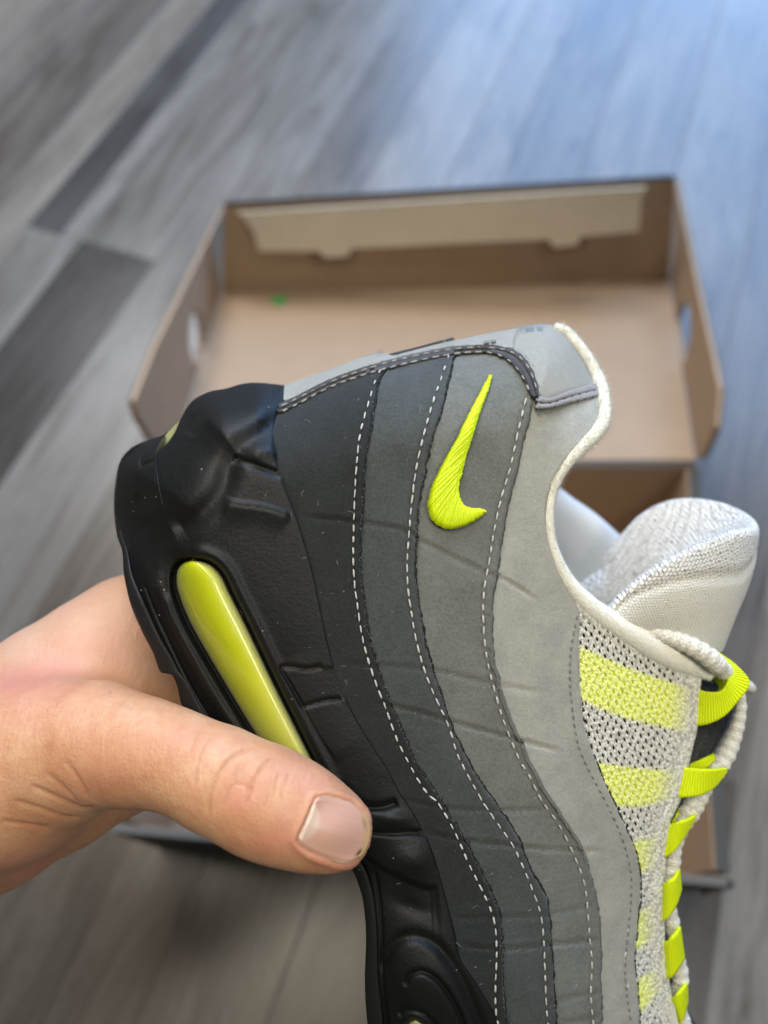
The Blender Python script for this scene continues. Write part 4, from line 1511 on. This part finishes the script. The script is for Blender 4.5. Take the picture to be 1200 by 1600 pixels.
# valley and soft second lip on the outsole side of the air window
h -= 0.0012 * np.exp(-((sd - 12) / 12) ** 2) * (1 - rgt)
h += groove([(256, 925), (270, 965), (296, 1015), (330, 1075), (365, 1130), (400, 1180)], -0.0011, 9)
h += groove([(240, 920), (256, 968), (282, 1022), (314, 1082), (350, 1140)], 0.0007, 8)
# engraved tab
h += groove([(505, 1041), (480, 1045), (460, 1042), (442, 1042), (441, 1050), (456, 1074), (470, 1099), (474, 1104), (490, 1100), (512, 1094), (534, 1093)], 0.0008, 3.0, 0.02, 60)
h -= 0.0003 * (1 - sstep(signed(u, v, [(441, 1042), (530, 1042), (545, 1093), (473, 1104)]), -3, 2))
h += ridge_step([(438, 1035), (470, 1095), (500, 1150), (530, 1195)], 0.0004, 40, sgn=-1)
# folds below the thumb
h += groove([(530, 1225), (560, 1256), (590, 1262), (622, 1254)], 0.0016, 6, 0.05)
h += groove([(570, 1300), (610, 1302), (640, 1301), (668, 1303)], 0.0012, 4.5, 0.05)
h += ridge_step([(560, 1332), (574, 1342), (594, 1356), (617, 1369), (645, 1382), (668, 1389), (686, 1388)], -0.0012, 70, sgn=1)
h += groove([(570, 1338), (594, 1354), (617, 1367), (645, 1380), (668, 1387), (686, 1386)], 0.0006, 3)
h += 0.0016 * np.exp(-(((u - 640) / 32) ** 2 + ((v - 1345) / 26) ** 2))
h += 0.0012 * np.exp(-(((u - 615) / 26) ** 2 + ((v - 1280) / 12) ** 2))
h += groove([(600, 1400), (625, 1410), (650, 1420), (684, 1428)], 0.0006, 12, 0.4)
h += 0.0022 * np.exp(-(((u - 660) / 60) ** 2 + ((v - 1540) / 85) ** 2))
h += groove([(596, 1520), (610, 1480), (640, 1462), (680, 1475), (715, 1520), (740, 1575), (760, 1630)], 0.0012, 9)
h += groove([(634, 1541), (637, 1528), (648, 1520), (664, 1519), (682, 1530), (701, 1553), (720, 1590), (738, 1640)], 0.0012, 4.2, 0.03)
h += groove([(622, 1586), (630, 1580), (648, 1579), (665, 1586), (682, 1606), (690, 1640)], 0.0009, 4, 0.03)
AIR2 = [(628, 1640), (632, 1604), (645, 1593), (660, 1598), (672, 1625), (690, 1680), (690, 1740), (650, 1740), (634, 1690)]
h -= 0.0025 * (1 - sstep(signed(u, v, AIR2), -4, 6))
hedge = sstep(tcol, 0.955, 1.0)
h -= 0.0012 * hedge
d = D(u, v) - h - 0.0002
dmid = d
V, F, UV = shell(Wp(u, v, d), 0.004, np.stack([u / 100, -v / 100], -1), True)
ms = part("midsole", V, F, M['rubber'], shoe, UV)


def cushion(name, poly_l, poly_r, n, m, height, base, mat, label=None):
    L, R = spline(poly_l, n), spline(poly_r, n)
    t = np.linspace(0, 1, m)
    G = L[:, None] * (1 - t)[None, :, None] + R[:, None] * t[None, :, None]
    u, v = G[..., 0], G[..., 1]
    s = np.linspace(0, 1, n)[:, None]
    endf = np.sqrt(np.clip(np.minimum(s, 1 - s) / 0.09, 0, 1) * (2 - np.clip(np.minimum(s, 1 - s) / 0.09, 0, 1)))
    x = 2 * t[None, :] - 1
    xs = np.where(x < 0.42, (x - 0.42) / 1.42, (x - 0.42) / 0.58)       # crest lies off centre, towards the upper
    prof = np.sqrt(np.clip(1 - np.abs(xs) ** 2.0, 0, 1))
    d = D(u, v) + base - height * prof * (0.25 + 0.75 * endf)
    UV = np.stack(np.broadcast_arrays(t[None, :], s * 5), -1)
    V, F, UV = shell(Wp(u, v, d), 0.002, UV)
    return part(name, V, F, mat, shoe, UV, label=label)


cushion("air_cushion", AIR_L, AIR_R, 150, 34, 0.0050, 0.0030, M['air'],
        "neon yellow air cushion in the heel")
cushion("air_cushion", [(646, 1592), (634, 1602), (629, 1640), (634, 1690), (650, 1740)], [(648, 1592), (662, 1600), (674, 1625), (690, 1680), (690, 1740)], 60, 18, 0.004, 0.002, M['air_pale'], "olive air cushion in the forefoot")
# pale cushion window at the back of the heel
q = [(242, 712), (247, 694), (262, 676), (281, 657), (286, 656), (276, 684), (256, 708)]
qa = np.array(q, float)
Pq = Wp(qa[:, 0], qa[:, 1], np.full(len(qa), 0.1995))
part("heel_window", *prism(Pq, (0, 0.4, -0.9), 0.002), M['air_pale'], shoe, smooth=False)

# ------------------------------------------------------------------ outsole: the tread layer along the sole's edge
OS0 = [(206, 698), (190, 716), (182, 742), (178, 787), (182, 833), (191, 862), (194, 900), (205, 947), (222, 987), (239, 1020), (249, 1047), (257, 1052), (267, 1053), (273, 1062), (278, 1076), (284, 1102), (302, 1132), (345, 1186), (400, 1240), (455, 1285), (510, 1322), (545, 1352), (561, 1385), (569, 1420), (572, 1468), (570, 1530),
       (574, 1600), (588, 1700), (620, 1900), (690, 2200), (795, 2445)]
OS1 = [(211, 701), (197, 719), (190, 744), (187, 787), (191, 833), (200, 862), (208, 900), (228, 947), (250, 995), (268, 1026), (278, 1046), (284, 1054), (290, 1062), (297, 1073), (304, 1086), (314, 1104), (330, 1128), (368, 1178), (424, 1238), (482, 1280), (532, 1316), (564, 1348), (579, 1382), (586, 1420), (590, 1468), (592, 1530),
       (599, 1600), (613, 1700), (647, 1900), (707, 2200), (805, 2438)]
# heel bumper: the moulded corner between the outsole and the parting line
BL_, BR_ = spline([(184, 741), (180, 787), (184, 833), (193, 862), (198, 895)], 130), spline([(258, 679), (250, 692), (244, 709), (246, 742), (254, 786), (264, 826), (273, 862)], 130)
BT_, BB_ = spline([(184, 741), (189, 722), (202, 703), (222, 691), (258, 679)], 70), spline([(198, 895), (236, 886), (273, 862)], 70)
G = coons(BL_, BR_, BT_, BB_)
u, v = G[..., 0], G[..., 1]
hb_ = 0.0007 * (1 - sstep(v, 800, 868)) - 0.0018 * sstep(v, 800, 885)
hb_ += 0.0007 * np.exp(-(seg_dist(u, v, spline([(246, 690), (226, 703), (214, 722), (210, 745), (212, 770)], 30))[0] / 7) ** 2)
hb_ += groove([(240, 686), (229, 700), (221, 716), (221, 727), (230, 725), (243, 718)], 0.0007, 3.0)
hb_ += 0.0006 * (1 - sstep(seg_dist(u, v, BR_)[0], 0, 26)) * (1 - sstep(v, 780, 850))
V, F, UV = shell(Wp(u, v, D(u, v) - hb_ - 0.0006), 0.003, None, True)
part("heel_bumper", V, F, M['rubber'], shoe, UV)
A, B = resample_like(OS0, 460), resample_like(OS1, 460)
t = np.linspace(0, 1, 9)
G = A[:, None] * (1 - t)[None, :, None] + B[:, None] * t[None, :, None]
u, v = G[..., 0], G[..., 1]
d = D(u, v) + 0.0004 - 0.0007 * np.sin(math.pi * np.clip(t, 0, 1))[None, :] ** 0.5 - 0.0006 * t[None, :]
P = Wp(u, v, d)
V, F, UV = shell(P, 0.004, np.stack([u / 100, -v / 100], -1), True)
osl = part("outsole", V, F, M['outsole'], shoe, UV)

# the shoe's other half: its mirror image across the shoe's own middle plane, and the tread between the two
nrmM = np.array([math.sin(math.radians(8)), 0, -math.cos(math.radians(8))]) @ RM.T
cM = Wp(520, 900, 0.2145)


def mirror(P):
    return P - 2 * ((P - cM) @ nrmM)[..., None] * nrmM


Am = mirror(P[:, 0])
tr = np.linspace(0, 1, 8)[None, :, None]
sheet = P[:, :1] * (1 - tr) + Am[:, None] * tr + np.array([0.0012, 0, 0]) * 0
k = sheet.shape
part("tread", sheet.reshape(-1, 3), grid_faces(k[0], k[1]), M['outsole'], osl)
Lm, Rm_ = spline(OS1[1:], 120), spline([(450, 603), (441, 641), (436, 690)] + C1[4:], 120)
Gm = Lm[:, None] * (1 - np.linspace(0, 1, 14))[None, :, None] + Rm_[:, None] * np.linspace(0, 1, 14)[None, :, None]
part("medial_midsole", mirror(Wp(Gm[..., 0], Gm[..., 1], D(Gm[..., 0], Gm[..., 1]))).reshape(-1, 3), grid_faces(120, 14), M['rubber'], shoe)
ups = [(M['p1'], C1, SA), (M['p2'], SA, SB), (M['p3'], SB, SCc), (M['p4'], SCc, RIMI[:-1] + MC), (M['knit'], MC, ER)]
for mat_, a_, b_ in ups:
    La, Rb = spline(a_, 90), spline(b_, 90)
    Gm = La[:, None] * (1 - np.linspace(0, 1, 10))[None, :, None] + Rb[:, None] * np.linspace(0, 1, 10)[None, :, None]
    part("medial_panel", mirror(Wp(Gm[..., 0], Gm[..., 1], D(Gm[..., 0], Gm[..., 1]))).reshape(-1, 3), grid_faces(90, 10), mat_, shoe)
# heel back between the two sides
top = spline(HEEL[4:74], 80)
Pt = Wp(top[:, 0] + 2, top[:, 1] + 4, D(top[:, 0] + 2, top[:, 1] + 4))
far = Wp(top[:, 0] + 26, top[:, 1] + 46, np.full(80, 0.249))
tr = np.linspace(0, 1, 8)[None, :, None]
sheet = Pt[:, None] * (1 - tr) + far[:, None] * tr
part("heel_back", sheet.reshape(-1, 3), grid_faces(80, 8), M['outsole'], shoe)

# frayed fibres standing out of the raw suede edges
fv, ff, k = [], [], 0
for pl_, off_, num_, ln_ in ((upto(SA, 1640), 0.0008, 420, 3.2), (upto(SB, 1640), 0.0005, 420, 3.2), (upto(SCc, 1640), 0.0003, 360, 2.6), (BO, 0.0012, 420, 3.6), (BI, 0.0009, 260, 2.6), (upto(MC, 1640), 0.0007, 260, 2.2)):
    P_ = spline(pl_, 400)
    for _ in range(num_):
        q = P_[rng.integers(0, 400)] + rng.normal(0, 0.8, 2)
        a_ = rng.uniform(0, 6.283)
        e = q + np.array([math.cos(a_), math.sin(a_)]) * rng.uniform(0.4, 1.0) * ln_
        n_ = np.array([-math.sin(a_), math.cos(a_)]) * 0.42
        d0 = float(D(q[0], q[1])) - off_
        fv += [Wp(q[0] - n_[0], q[1] - n_[1], d0), Wp(q[0] + n_[0], q[1] + n_[1], d0), Wp(e[0], e[1], d0 - rng.uniform(0, 0.0004))]
        ff.append((k, k + 1, k + 2))
        k += 3
part("frayed_fibres", np.array(fv), ff, M['thread5'], shoe, smooth=False, kind="stuff")

# lint caught on the suede and the rubber
lp = []
for cx_, cy_ in ((592, 548), (698, 526)):
    for _ in range(16):
        q0 = np.array([cx_, cy_]) + rng.normal(0, 2.2, 2)
        tt = np.linspace(0, 1, 5)[:, None]
        e = rng.normal(0, 4.5, 2)
        q = q0 + e * tt + rng.normal(0, 1.2, (5, 2)) * tt
        lp.append(tube(Wp(q[:, 0], q[:, 1], np.full(5, 0.199)), 0.00005, 3)[:2])
LINT_ZONE = [(250, 720), (440, 620), (700, 560), (830, 620), (880, 900), (960, 1590), (600, 1590), (560, 1240), (300, 870)]
while len(lp) < 230:
    x, y = random.uniform(240, 960), random.uniform(570, 1595)
    if not inside(np.array([x]), np.array([y]), LINT_ZONE)[0]:
        continue
    a_, ln_ = random.uniform(0, 6.28), random.choice([2, 3, 4, 6, 9, 14])
    c_ = random.uniform(-0.8, 0.8)
    tt = np.linspace(0, 1, 5)
    q = np.stack([x + np.cumsum(np.cos(a_ + c_ * 2 * tt)) * ln_ / 5, y + np.cumsum(np.sin(a_ + c_ * 2 * tt)) * ln_ / 5], -1)
    lp.append(tube(Wp(q[:, 0], q[:, 1], D(q[:, 0], q[:, 1]) - np.where(q[:, 0] < 600, 0.0012, 0.0009)), random.uniform(0.00002, 0.00004), 3)[:2])
V, F = join(lp)
part("lint", V, F, M['thread2'], shoe, kind="stuff")

# ------------------------------------------------------------------ hand
def nodes_metric(N):
    N = np.array(N, float)
    P = unproj(N[:, 0], N[:, 1], N[:, 2])
    return P, N[:, 3] * N[:, 2] / FPX


THUMB = [(521, 1297, .1650, 61), (495, 1287, .1640, 67), (463, 1272, .1635, 75), (430, 1259, .1632, 79), (400, 1246, .1632, 80), (340, 1217, .1648, 78), (280, 1190, .1680, 73), (240, 1178, .1705, 76), (205, 1172, .1730, 82), (150, 1163, .1770, 94), (90, 1178, .1815, 112),
         (20, 1203, .1860, 138), (-80, 1228, .1900, 160), (-220, 1275, .1930, 178), (-420, 1350, .1980, 178), (-900, 1530, .2100, 190)]
BACK = [(-900, 1520, .2150, 160), (-420, 1330, .2080, 150), (-260, 1268, .2080, 118), (-120, 1197, .2080, 100), (0, 1123, .2085, 98), (80, 1074, .2100, 97), (150, 1031, .2130, 96), (205, 996, .2180, 94), (250, 972, .2250, 84)]
LOWP = [(-420, 1440, .2050, 120), (-250, 1420, .2030, 105), (-120, 1357, .2030, 96), (0, 1289, .2040, 92), (100, 1232, .2060, 90), (190, 1184, .2110, 84), (250, 1160, .2200, 72)]
PALM = [(60, 1150, .2080, 95), (150, 1115, .2110, 92), (225, 1085, .2200, 82)]
FING = [
    [(250, 965, .2290, 70), (300, 952, .2450, 50), (350, 950, .2620, 46), (420, 955, .2720, 43), (480, 965, .2740, 40), (530, 985, .2690, 36)],
    [(258, 1030, .2300, 66), (310, 1025, .2480, 50), (370, 1022, .2660, 47), (445, 1032, .2760, 44), (515, 1045, .2760, 41), (570, 1065, .2710, 37)],
    [(262, 1090, .2300, 64), (315, 1092, .2480, 48), (375, 1096, .2650, 45), (445, 1108, .2740, 42), (510, 1122, .2740, 39), (560, 1140, .2700, 35)],
    [(262, 1140, .2280, 58), (320, 1152, .2460, 42), (375, 1160, .2600, 39), (430, 1172, .2680, 37), (480, 1186, .2680, 34), (520, 1200, .2650, 31)]]
VOX = 0.0009
allP = np.vstack([nodes_metric(N)[0] for N in [THUMB, BACK, LOWP, PALM] + FING])
allR = np.concatenate([nodes_metric(N)[1] for N in [THUMB, BACK, LOWP, PALM] + FING])
lo = (allP - allR[:, None]).min(0) - 0.004
hi = (allP + allR[:, None]).max(0) + 0.004
lo[0] = max(lo[0], -0.230)
dims = np.ceil((hi - lo) / VOX).astype(int)
gx, gy, gz = [lo[i] + np.arange(dims[i]) * VOX for i in range(3)]
XYZ = np.stack(np.meshgrid(gx, gy, gz, indexing='ij'), -1).astype(np.float32)


def smin(a, b, k):
    h_ = np.maximum(k - np.abs(a - b), 0) / k
    return np.minimum(a, b) - h_ * h_ * k * 0.25


def chain_sdf(N, k=0.0):
    P, R = nodes_metric(N)
    P, R = P.astype(np.float32), R.astype(np.float32)
    out = np.full(XYZ.shape[:3], 1e3, np.float32)
    pad = 0.014
    for i in range(len(P) - 1):
        a, b, ra, rb = P[i], P[i + 1], R[i], R[i + 1]
        mn = np.minimum(a - ra, b - rb) - pad
        mx = np.maximum(a + ra, b + rb) + pad
        i0 = np.clip(((mn - lo) / VOX).astype(int), 0, dims)
        i1 = np.clip(((mx - lo) / VOX).astype(int) + 1, 0, dims)
        if (i1 <= i0).any():
            continue
        sl = tuple(slice(s0, s1) for s0, s1 in zip(i0, i1))
        X = XYZ[sl] - a
        ab = b - a
        L2 = float(ab @ ab)
        # sphere sweep whose radius runs evenly from one node to the next
        t = np.clip((X @ ab) / L2, 0, 1)
        Q = X - t[..., None] * ab
        d_ = np.sqrt((Q * Q).sum(-1)) - (ra + (rb - ra) * t)
        out[sl] = np.minimum(out[sl], d_) if k == 0 else smin(out[sl], d_, k)
    return out


f_th = chain_sdf(THUMB, 0.003)
f_pl = smin(smin(chain_sdf(BACK, 0.003), chain_sdf(LOWP, 0.003), 0.012), chain_sdf(PALM, 0.003), 0.012)
F3 = smin(f_th, f_pl, 0.010)
f_f = None
for N in FING:
    c = chain_sdf(N, 0.002)
    f_f = c if f_f is None else np.minimum(f_f, c)
F3 = smin(F3, f_f, 0.006)
del f_th, f_pl, f_f


def surface_nets(Fv):
    S = Fv < 0
    n0, n1, n2 = Fv.shape
    cs = [(i, j, k_) for i in (0, 1) for j in (0, 1) for k_ in (0, 1)]
    cnt = sum(S[i:n0 - 1 + i, j:n1 - 1 + j, k_:n2 - 1 + k_].astype(np.int8) for i, j, k_ in cs)
    cell = (cnt > 0) & (cnt < 8)
    idx = np.argwhere(cell)
    num = np.full(cell.shape, -1, np.int64)
    num[tuple(idx.T)] = np.arange(len(idx))
    acc = np.zeros((len(idx), 3))
    w_ = np.zeros(len(idx))
    for a in range(8):
        for b in range(a + 1, 8):
            ca, cb = np.array(cs[a]), np.array(cs[b])
            if np.abs(ca - cb).sum() != 1:
                continue
            fa = Fv[tuple((idx + ca).T)]
            fb = Fv[tuple((idx + cb).T)]
            m_ = (fa < 0) != (fb < 0)
            t = np.where(m_, fa / np.where(fa - fb == 0, 1, fa - fb), 0)
            acc += np.where(m_[:, None], ca + (cb - ca) * t[:, None], 0)
            w_ += m_
    V = idx + acc / w_[:, None]
    quads = []
    for ax in range(3):
        o1, o2 = [x for x in range(3) if x != ax]
        sh = [slice(None)] * 3
        s2 = [slice(None)] * 3
        sh[ax] = slice(0, -1)
        s2[ax] = slice(1, None)
        ed = S[tuple(sh)] != S[tuple(s2)]
        e = np.argwhere(ed)
        e = e[(e[:, o1] > 0) & (e[:, o2] > 0) & (e[:, o1] < cell.shape[o1]) & (e[:, o2] < cell.shape[o2])]
        pos = S[tuple(e.T)]
        q = []
        for d1, d2 in ((0, 0), (1, 0), (1, 1), (0, 1)):
            x = e.copy()
            x[:, o1] -= d1
            x[:, o2] -= d2
            q.append(num[tuple(x.T)])
        q = np.stack(q, -1)
        flip = pos if ax != 1 else ~pos
        q[flip] = q[flip][:, ::-1]
        quads.append(q)
    return V, np.vstack(quads)


HV, HF = surface_nets(F3)
HV = lo + HV * VOX
del F3, XYZ
# relax
nv = len(HV)
ed = np.vstack([HF[:, [0, 1]], HF[:, [1, 2]], HF[:, [2, 3]], HF[:, [3, 0]]])
deg = np.bincount(ed.ravel(), minlength=nv)[:, None]
for it in range(6):
    s_ = np.zeros((nv, 3))
    for c in range(3):
        s_[:, c] = np.bincount(ed[:, 0], HV[ed[:, 1], c], nv) + np.bincount(ed[:, 1], HV[ed[:, 0], c], nv)
    HV = HV + 0.5 * (s_ / np.maximum(deg, 1) - HV)
# one finer level, so that skin creases and the nail fold have vertices to live on
ue, inv = np.unique(np.sort(np.vstack([HF[:, [0, 1]], HF[:, [1, 2]], HF[:, [2, 3]], HF[:, [3, 0]]]), 1), axis=0, return_inverse=True)
inv = inv.ravel().reshape(4, -1)
nf, ne = len(HF), len(ue)
HV = np.vstack([HV, HV[ue].mean(1), HV[HF].mean(1)])
em = nv + inv
fc = nv + ne + np.arange(nf)
HF = np.vstack([np.stack([HF[:, i], em[i], fc, em[(i + 3) % 4]], -1) for i in range(4)])
nv = len(HV)
ed = np.vstack([HF[:, [0, 1]], HF[:, [1, 2]], HF[:, [2, 3]], HF[:, [3, 0]]])
deg = np.bincount(ed.ravel(), minlength=nv)[:, None]
for it in range(3):
    s_ = np.zeros((nv, 3))
    for c in range(3):
        s_[:, c] = np.bincount(ed[:, 0], HV[ed[:, 1], c], nv) + np.bincount(ed[:, 1], HV[ed[:, 0], c], nv)
    HV = HV + 0.5 * (s_ / np.maximum(deg, 1) - HV)
# the thumb is flatter from front to back than it is wide: press it against the sole
pu = HV[:, 0] / -HV[:, 2] * FPX + 600
pv = 800 - HV[:, 1] / -HV[:, 2] * FPX
# knuckle creases, web fold: pressed into the skin where it faces out
fn = np.cross(HV[HF[:, 2]] - HV[HF[:, 0]], HV[HF[:, 3]] - HV[HF[:, 1]])
vn = np.zeros((nv, 3))
for c in range(4):
    for a in range(3):
        vn[:, a] += np.bincount(HF[:, c], fn[:, a], nv)
vn /= np.linalg.norm(vn, axis=1, keepdims=True) + 1e-12
front = np.clip((vn * (-HV / np.linalg.norm(HV, axis=1, keepdims=True))).sum(1), 0, 1)
if np.median((vn * (HV - HV.mean(0))).sum(1)) < 0:
    vn = -vn
    HF = HF[:, ::-1]
    front = np.clip((vn * (-HV / np.linalg.norm(HV, axis=1, keepdims=True))).sum(1), 0, 1)
front = (front > 0.12) * (HV[:, 2] > -0.2)
dep = np.zeros(nv)
tint = np.zeros((nv, 4))
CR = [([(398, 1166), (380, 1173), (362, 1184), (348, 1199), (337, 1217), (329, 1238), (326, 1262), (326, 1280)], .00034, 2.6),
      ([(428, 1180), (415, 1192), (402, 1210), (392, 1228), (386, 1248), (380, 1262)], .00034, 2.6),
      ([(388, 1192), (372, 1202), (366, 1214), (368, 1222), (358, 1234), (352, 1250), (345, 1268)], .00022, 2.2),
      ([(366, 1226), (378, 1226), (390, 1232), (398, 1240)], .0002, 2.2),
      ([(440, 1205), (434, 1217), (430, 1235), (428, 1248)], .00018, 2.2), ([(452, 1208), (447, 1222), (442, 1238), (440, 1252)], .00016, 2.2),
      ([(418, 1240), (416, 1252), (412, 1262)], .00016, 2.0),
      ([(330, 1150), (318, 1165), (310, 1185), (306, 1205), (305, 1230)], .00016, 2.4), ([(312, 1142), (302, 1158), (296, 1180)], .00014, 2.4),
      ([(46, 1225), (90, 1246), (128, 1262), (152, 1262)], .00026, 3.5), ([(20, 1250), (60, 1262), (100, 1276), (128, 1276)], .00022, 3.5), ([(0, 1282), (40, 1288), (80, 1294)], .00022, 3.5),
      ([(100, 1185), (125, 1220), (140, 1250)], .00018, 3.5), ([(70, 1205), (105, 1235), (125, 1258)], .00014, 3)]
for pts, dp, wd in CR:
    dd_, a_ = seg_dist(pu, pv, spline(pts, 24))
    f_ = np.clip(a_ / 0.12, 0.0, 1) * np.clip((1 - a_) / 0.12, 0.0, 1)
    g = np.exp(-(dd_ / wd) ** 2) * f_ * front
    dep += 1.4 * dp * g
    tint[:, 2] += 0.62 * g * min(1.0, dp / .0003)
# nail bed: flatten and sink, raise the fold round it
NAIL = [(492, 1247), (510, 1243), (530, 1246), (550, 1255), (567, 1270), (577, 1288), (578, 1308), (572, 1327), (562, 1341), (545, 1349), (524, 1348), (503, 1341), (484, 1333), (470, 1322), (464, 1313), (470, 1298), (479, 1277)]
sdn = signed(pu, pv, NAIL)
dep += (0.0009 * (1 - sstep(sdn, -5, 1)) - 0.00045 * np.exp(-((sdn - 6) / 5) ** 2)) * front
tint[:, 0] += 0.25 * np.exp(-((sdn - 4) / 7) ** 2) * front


front0 = front


def blob(x, y, rx_, ry_, a, ch=0):
    tint[:, ch] += a * np.exp(-((pu - x) / rx_) ** 2 - ((pv - y) / ry_) ** 2) * front


blob(100, 1035, 36, 22, 0.75)
blob(30, 1065, 70, 26, 0.75)
blob(372, 1245, 34, 26, 0.40)
blob(435, 1315, 60, 18, 0.45)
blob(560, 1352, 40, 12, 0.4)
for x, y, r_ in ((80, 1160, 5), (74, 1167, 4), (55, 1168, 5), (233, 1216, 7), (172, 1083, 4), (82, 1171, 3), (226, 1213, 4), (12, 1169, 3), (210, 1148, 2.5)):
    blob(x, y, r_ * 1.1, r_ * 0.9, 0.42, 1)
for x, y, rx_, ry_, a_ in ((140, 990, 90, 60, .26), (60, 1110, 90, 40, .24), (200, 1190, 80, 40, .16), (480, 1220, 50, 25, .3), (60, 1350, 120, 30, .55), (300, 1150, 60, 25, .22), (440, 1290, 30, 40, .2), (150, 1240, 50, 25, .2)):
    blob(x, y, rx_, ry_, a_)
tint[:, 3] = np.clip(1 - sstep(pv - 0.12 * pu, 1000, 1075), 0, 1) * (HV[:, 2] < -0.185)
HV = HV - vn * dep[:, None]
hand_loc = Wp(60, 1150, 0.2)
hand = thing("hand", "bare left hand gripping the black sole with its thumb across the midsole", "hand", tuple(hand_loc))
hw = to_world(HV)
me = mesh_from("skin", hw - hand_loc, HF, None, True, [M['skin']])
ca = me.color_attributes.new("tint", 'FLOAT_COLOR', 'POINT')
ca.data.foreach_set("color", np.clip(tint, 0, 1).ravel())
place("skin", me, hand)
bv = BVHTree.FromPolygons([tuple(x) for x in hw], [tuple(int(i) for i in f) for f in HF])


def hit(u_, v_):
    dv = (np.array([(u_ - 600) / FPX, (800 - v_) / FPX, -1.0]) @ RM.T)
    r = bv.ray_cast(Vector(CP), Vector(dv).normalized())
    return None if r[0] is None else float(-((np.array(r[0]) - CP) @ RM)[2])


# nail plate: a smooth curved sheet fitted over the thumb's surface
NLt, NLb = [(492, 1247), (510, 1243), (530, 1246), (550, 1255), (568, 1271)], [(464, 1313), (474, 1326), (492, 1337), (516, 1346), (541, 1350), (560, 1342)]
NLl, NLr = [(492, 1247), (479, 1277), (470, 1298), (464, 1313)], [(568, 1271), (578, 1289), (579, 1309), (572, 1328), (560, 1342)]
nn = 44
G = coons(spline(NLl, nn), spline(NLr, nn), spline(NLt, nn), spline(NLb, nn))
u, v = G[..., 0], G[..., 1]
smp = []
for i in range(0, nn, 3):
    for j in range(0, nn, 3):
        z = hit(u[i, j], v[i, j])
        if z is not None and z < 0.19:
            smp.append((u[i, j] - 520, v[i, j] - 1297, z))
smp = np.array(smp)
basis = lambda a, b: np.stack([np.ones_like(a), a, b, a * a, a * b, b * b, a ** 3, a * a * b, a * b * b, b ** 3, a ** 4, a * a * b * b, b ** 4], -1)
co, *_ = np.linalg.lstsq(basis(smp[:, 0] / 60, smp[:, 1] / 60), smp[:, 2], rcond=None)
d = basis((u - 520) / 60, (v - 1297) / 60) @ co - 0.00075
ss_, tt_ = np.linspace(0, 1, nn)[:, None], np.linspace(0, 1, nn)[None, :]
d = d + 0.0007 * (1 - sstep(tt_, 0, 0.07)) + 0.0005 * (1 - sstep(np.minimum(ss_, 1 - ss_), 0, 0.10))
d = d - 0.000015 * np.sin(ss_ * 70 + 3 * np.sin(ss_ * 17))
V, F, UV = shell(Wp(u, v, d), 0.0004, np.stack([u / 100, v / 100], -1))
s = np.linspace(0, 1, nn)[:, None] + 0 * u
t = np.linspace(0, 1, nn)[None, :] + 0 * u
pink, white, tip, dirt = np.array((0.60, 0.34, 0.26)), np.array((0.64, 0.46, 0.35)), np.array((0.52, 0.34, 0.17)), np.array((0.06, 0.04, 0.03))
lun = 1 - sstep(np.hypot((t - -0.10) / 0.34, (s - 0.55) / 0.44), 0.9, 1.02)
edg = sstep(t, 0.86, 0.95)
dr_ = 1.3 * np.exp(-((t - 0.90) / 0.035) ** 2) * (np.exp(-((s - 0.80) / 0.07) ** 2) + 0.35 * np.exp(-((s - 0.25) / 0.12) ** 2))
sid = sstep(np.abs(s - 0.5), 0.44, 0.5) * 0.5
c = pink[None, None] * (1 - lun[..., None]) + white * lun[..., None]
c = c * (1 - np.maximum(edg, sid)[..., None]) + tip * np.maximum(edg, sid)[..., None]
c = c * (1 - np.clip(dr_, 0, 0.9)[..., None]) + dirt * np.clip(dr_, 0, 0.9)[..., None]
wsp = np.exp(-((t - 0.72) / 0.06) ** 2 - ((s - 0.95) / 0.04) ** 2) * 0.7
c = c * (1 - wsp[..., None]) + white * wsp[..., None]
nl = part("thumbnail", V, F, M['nail'], hand, UV)
ca = nl.data.color_attributes.new("tint", 'FLOAT_COLOR', 'POINT')
cc = np.concatenate([np.c_[c.reshape(-1, 3), np.ones(nn * nn)]] * 2)
ca.data.foreach_set("color", cc.astype(np.float32).ravel())
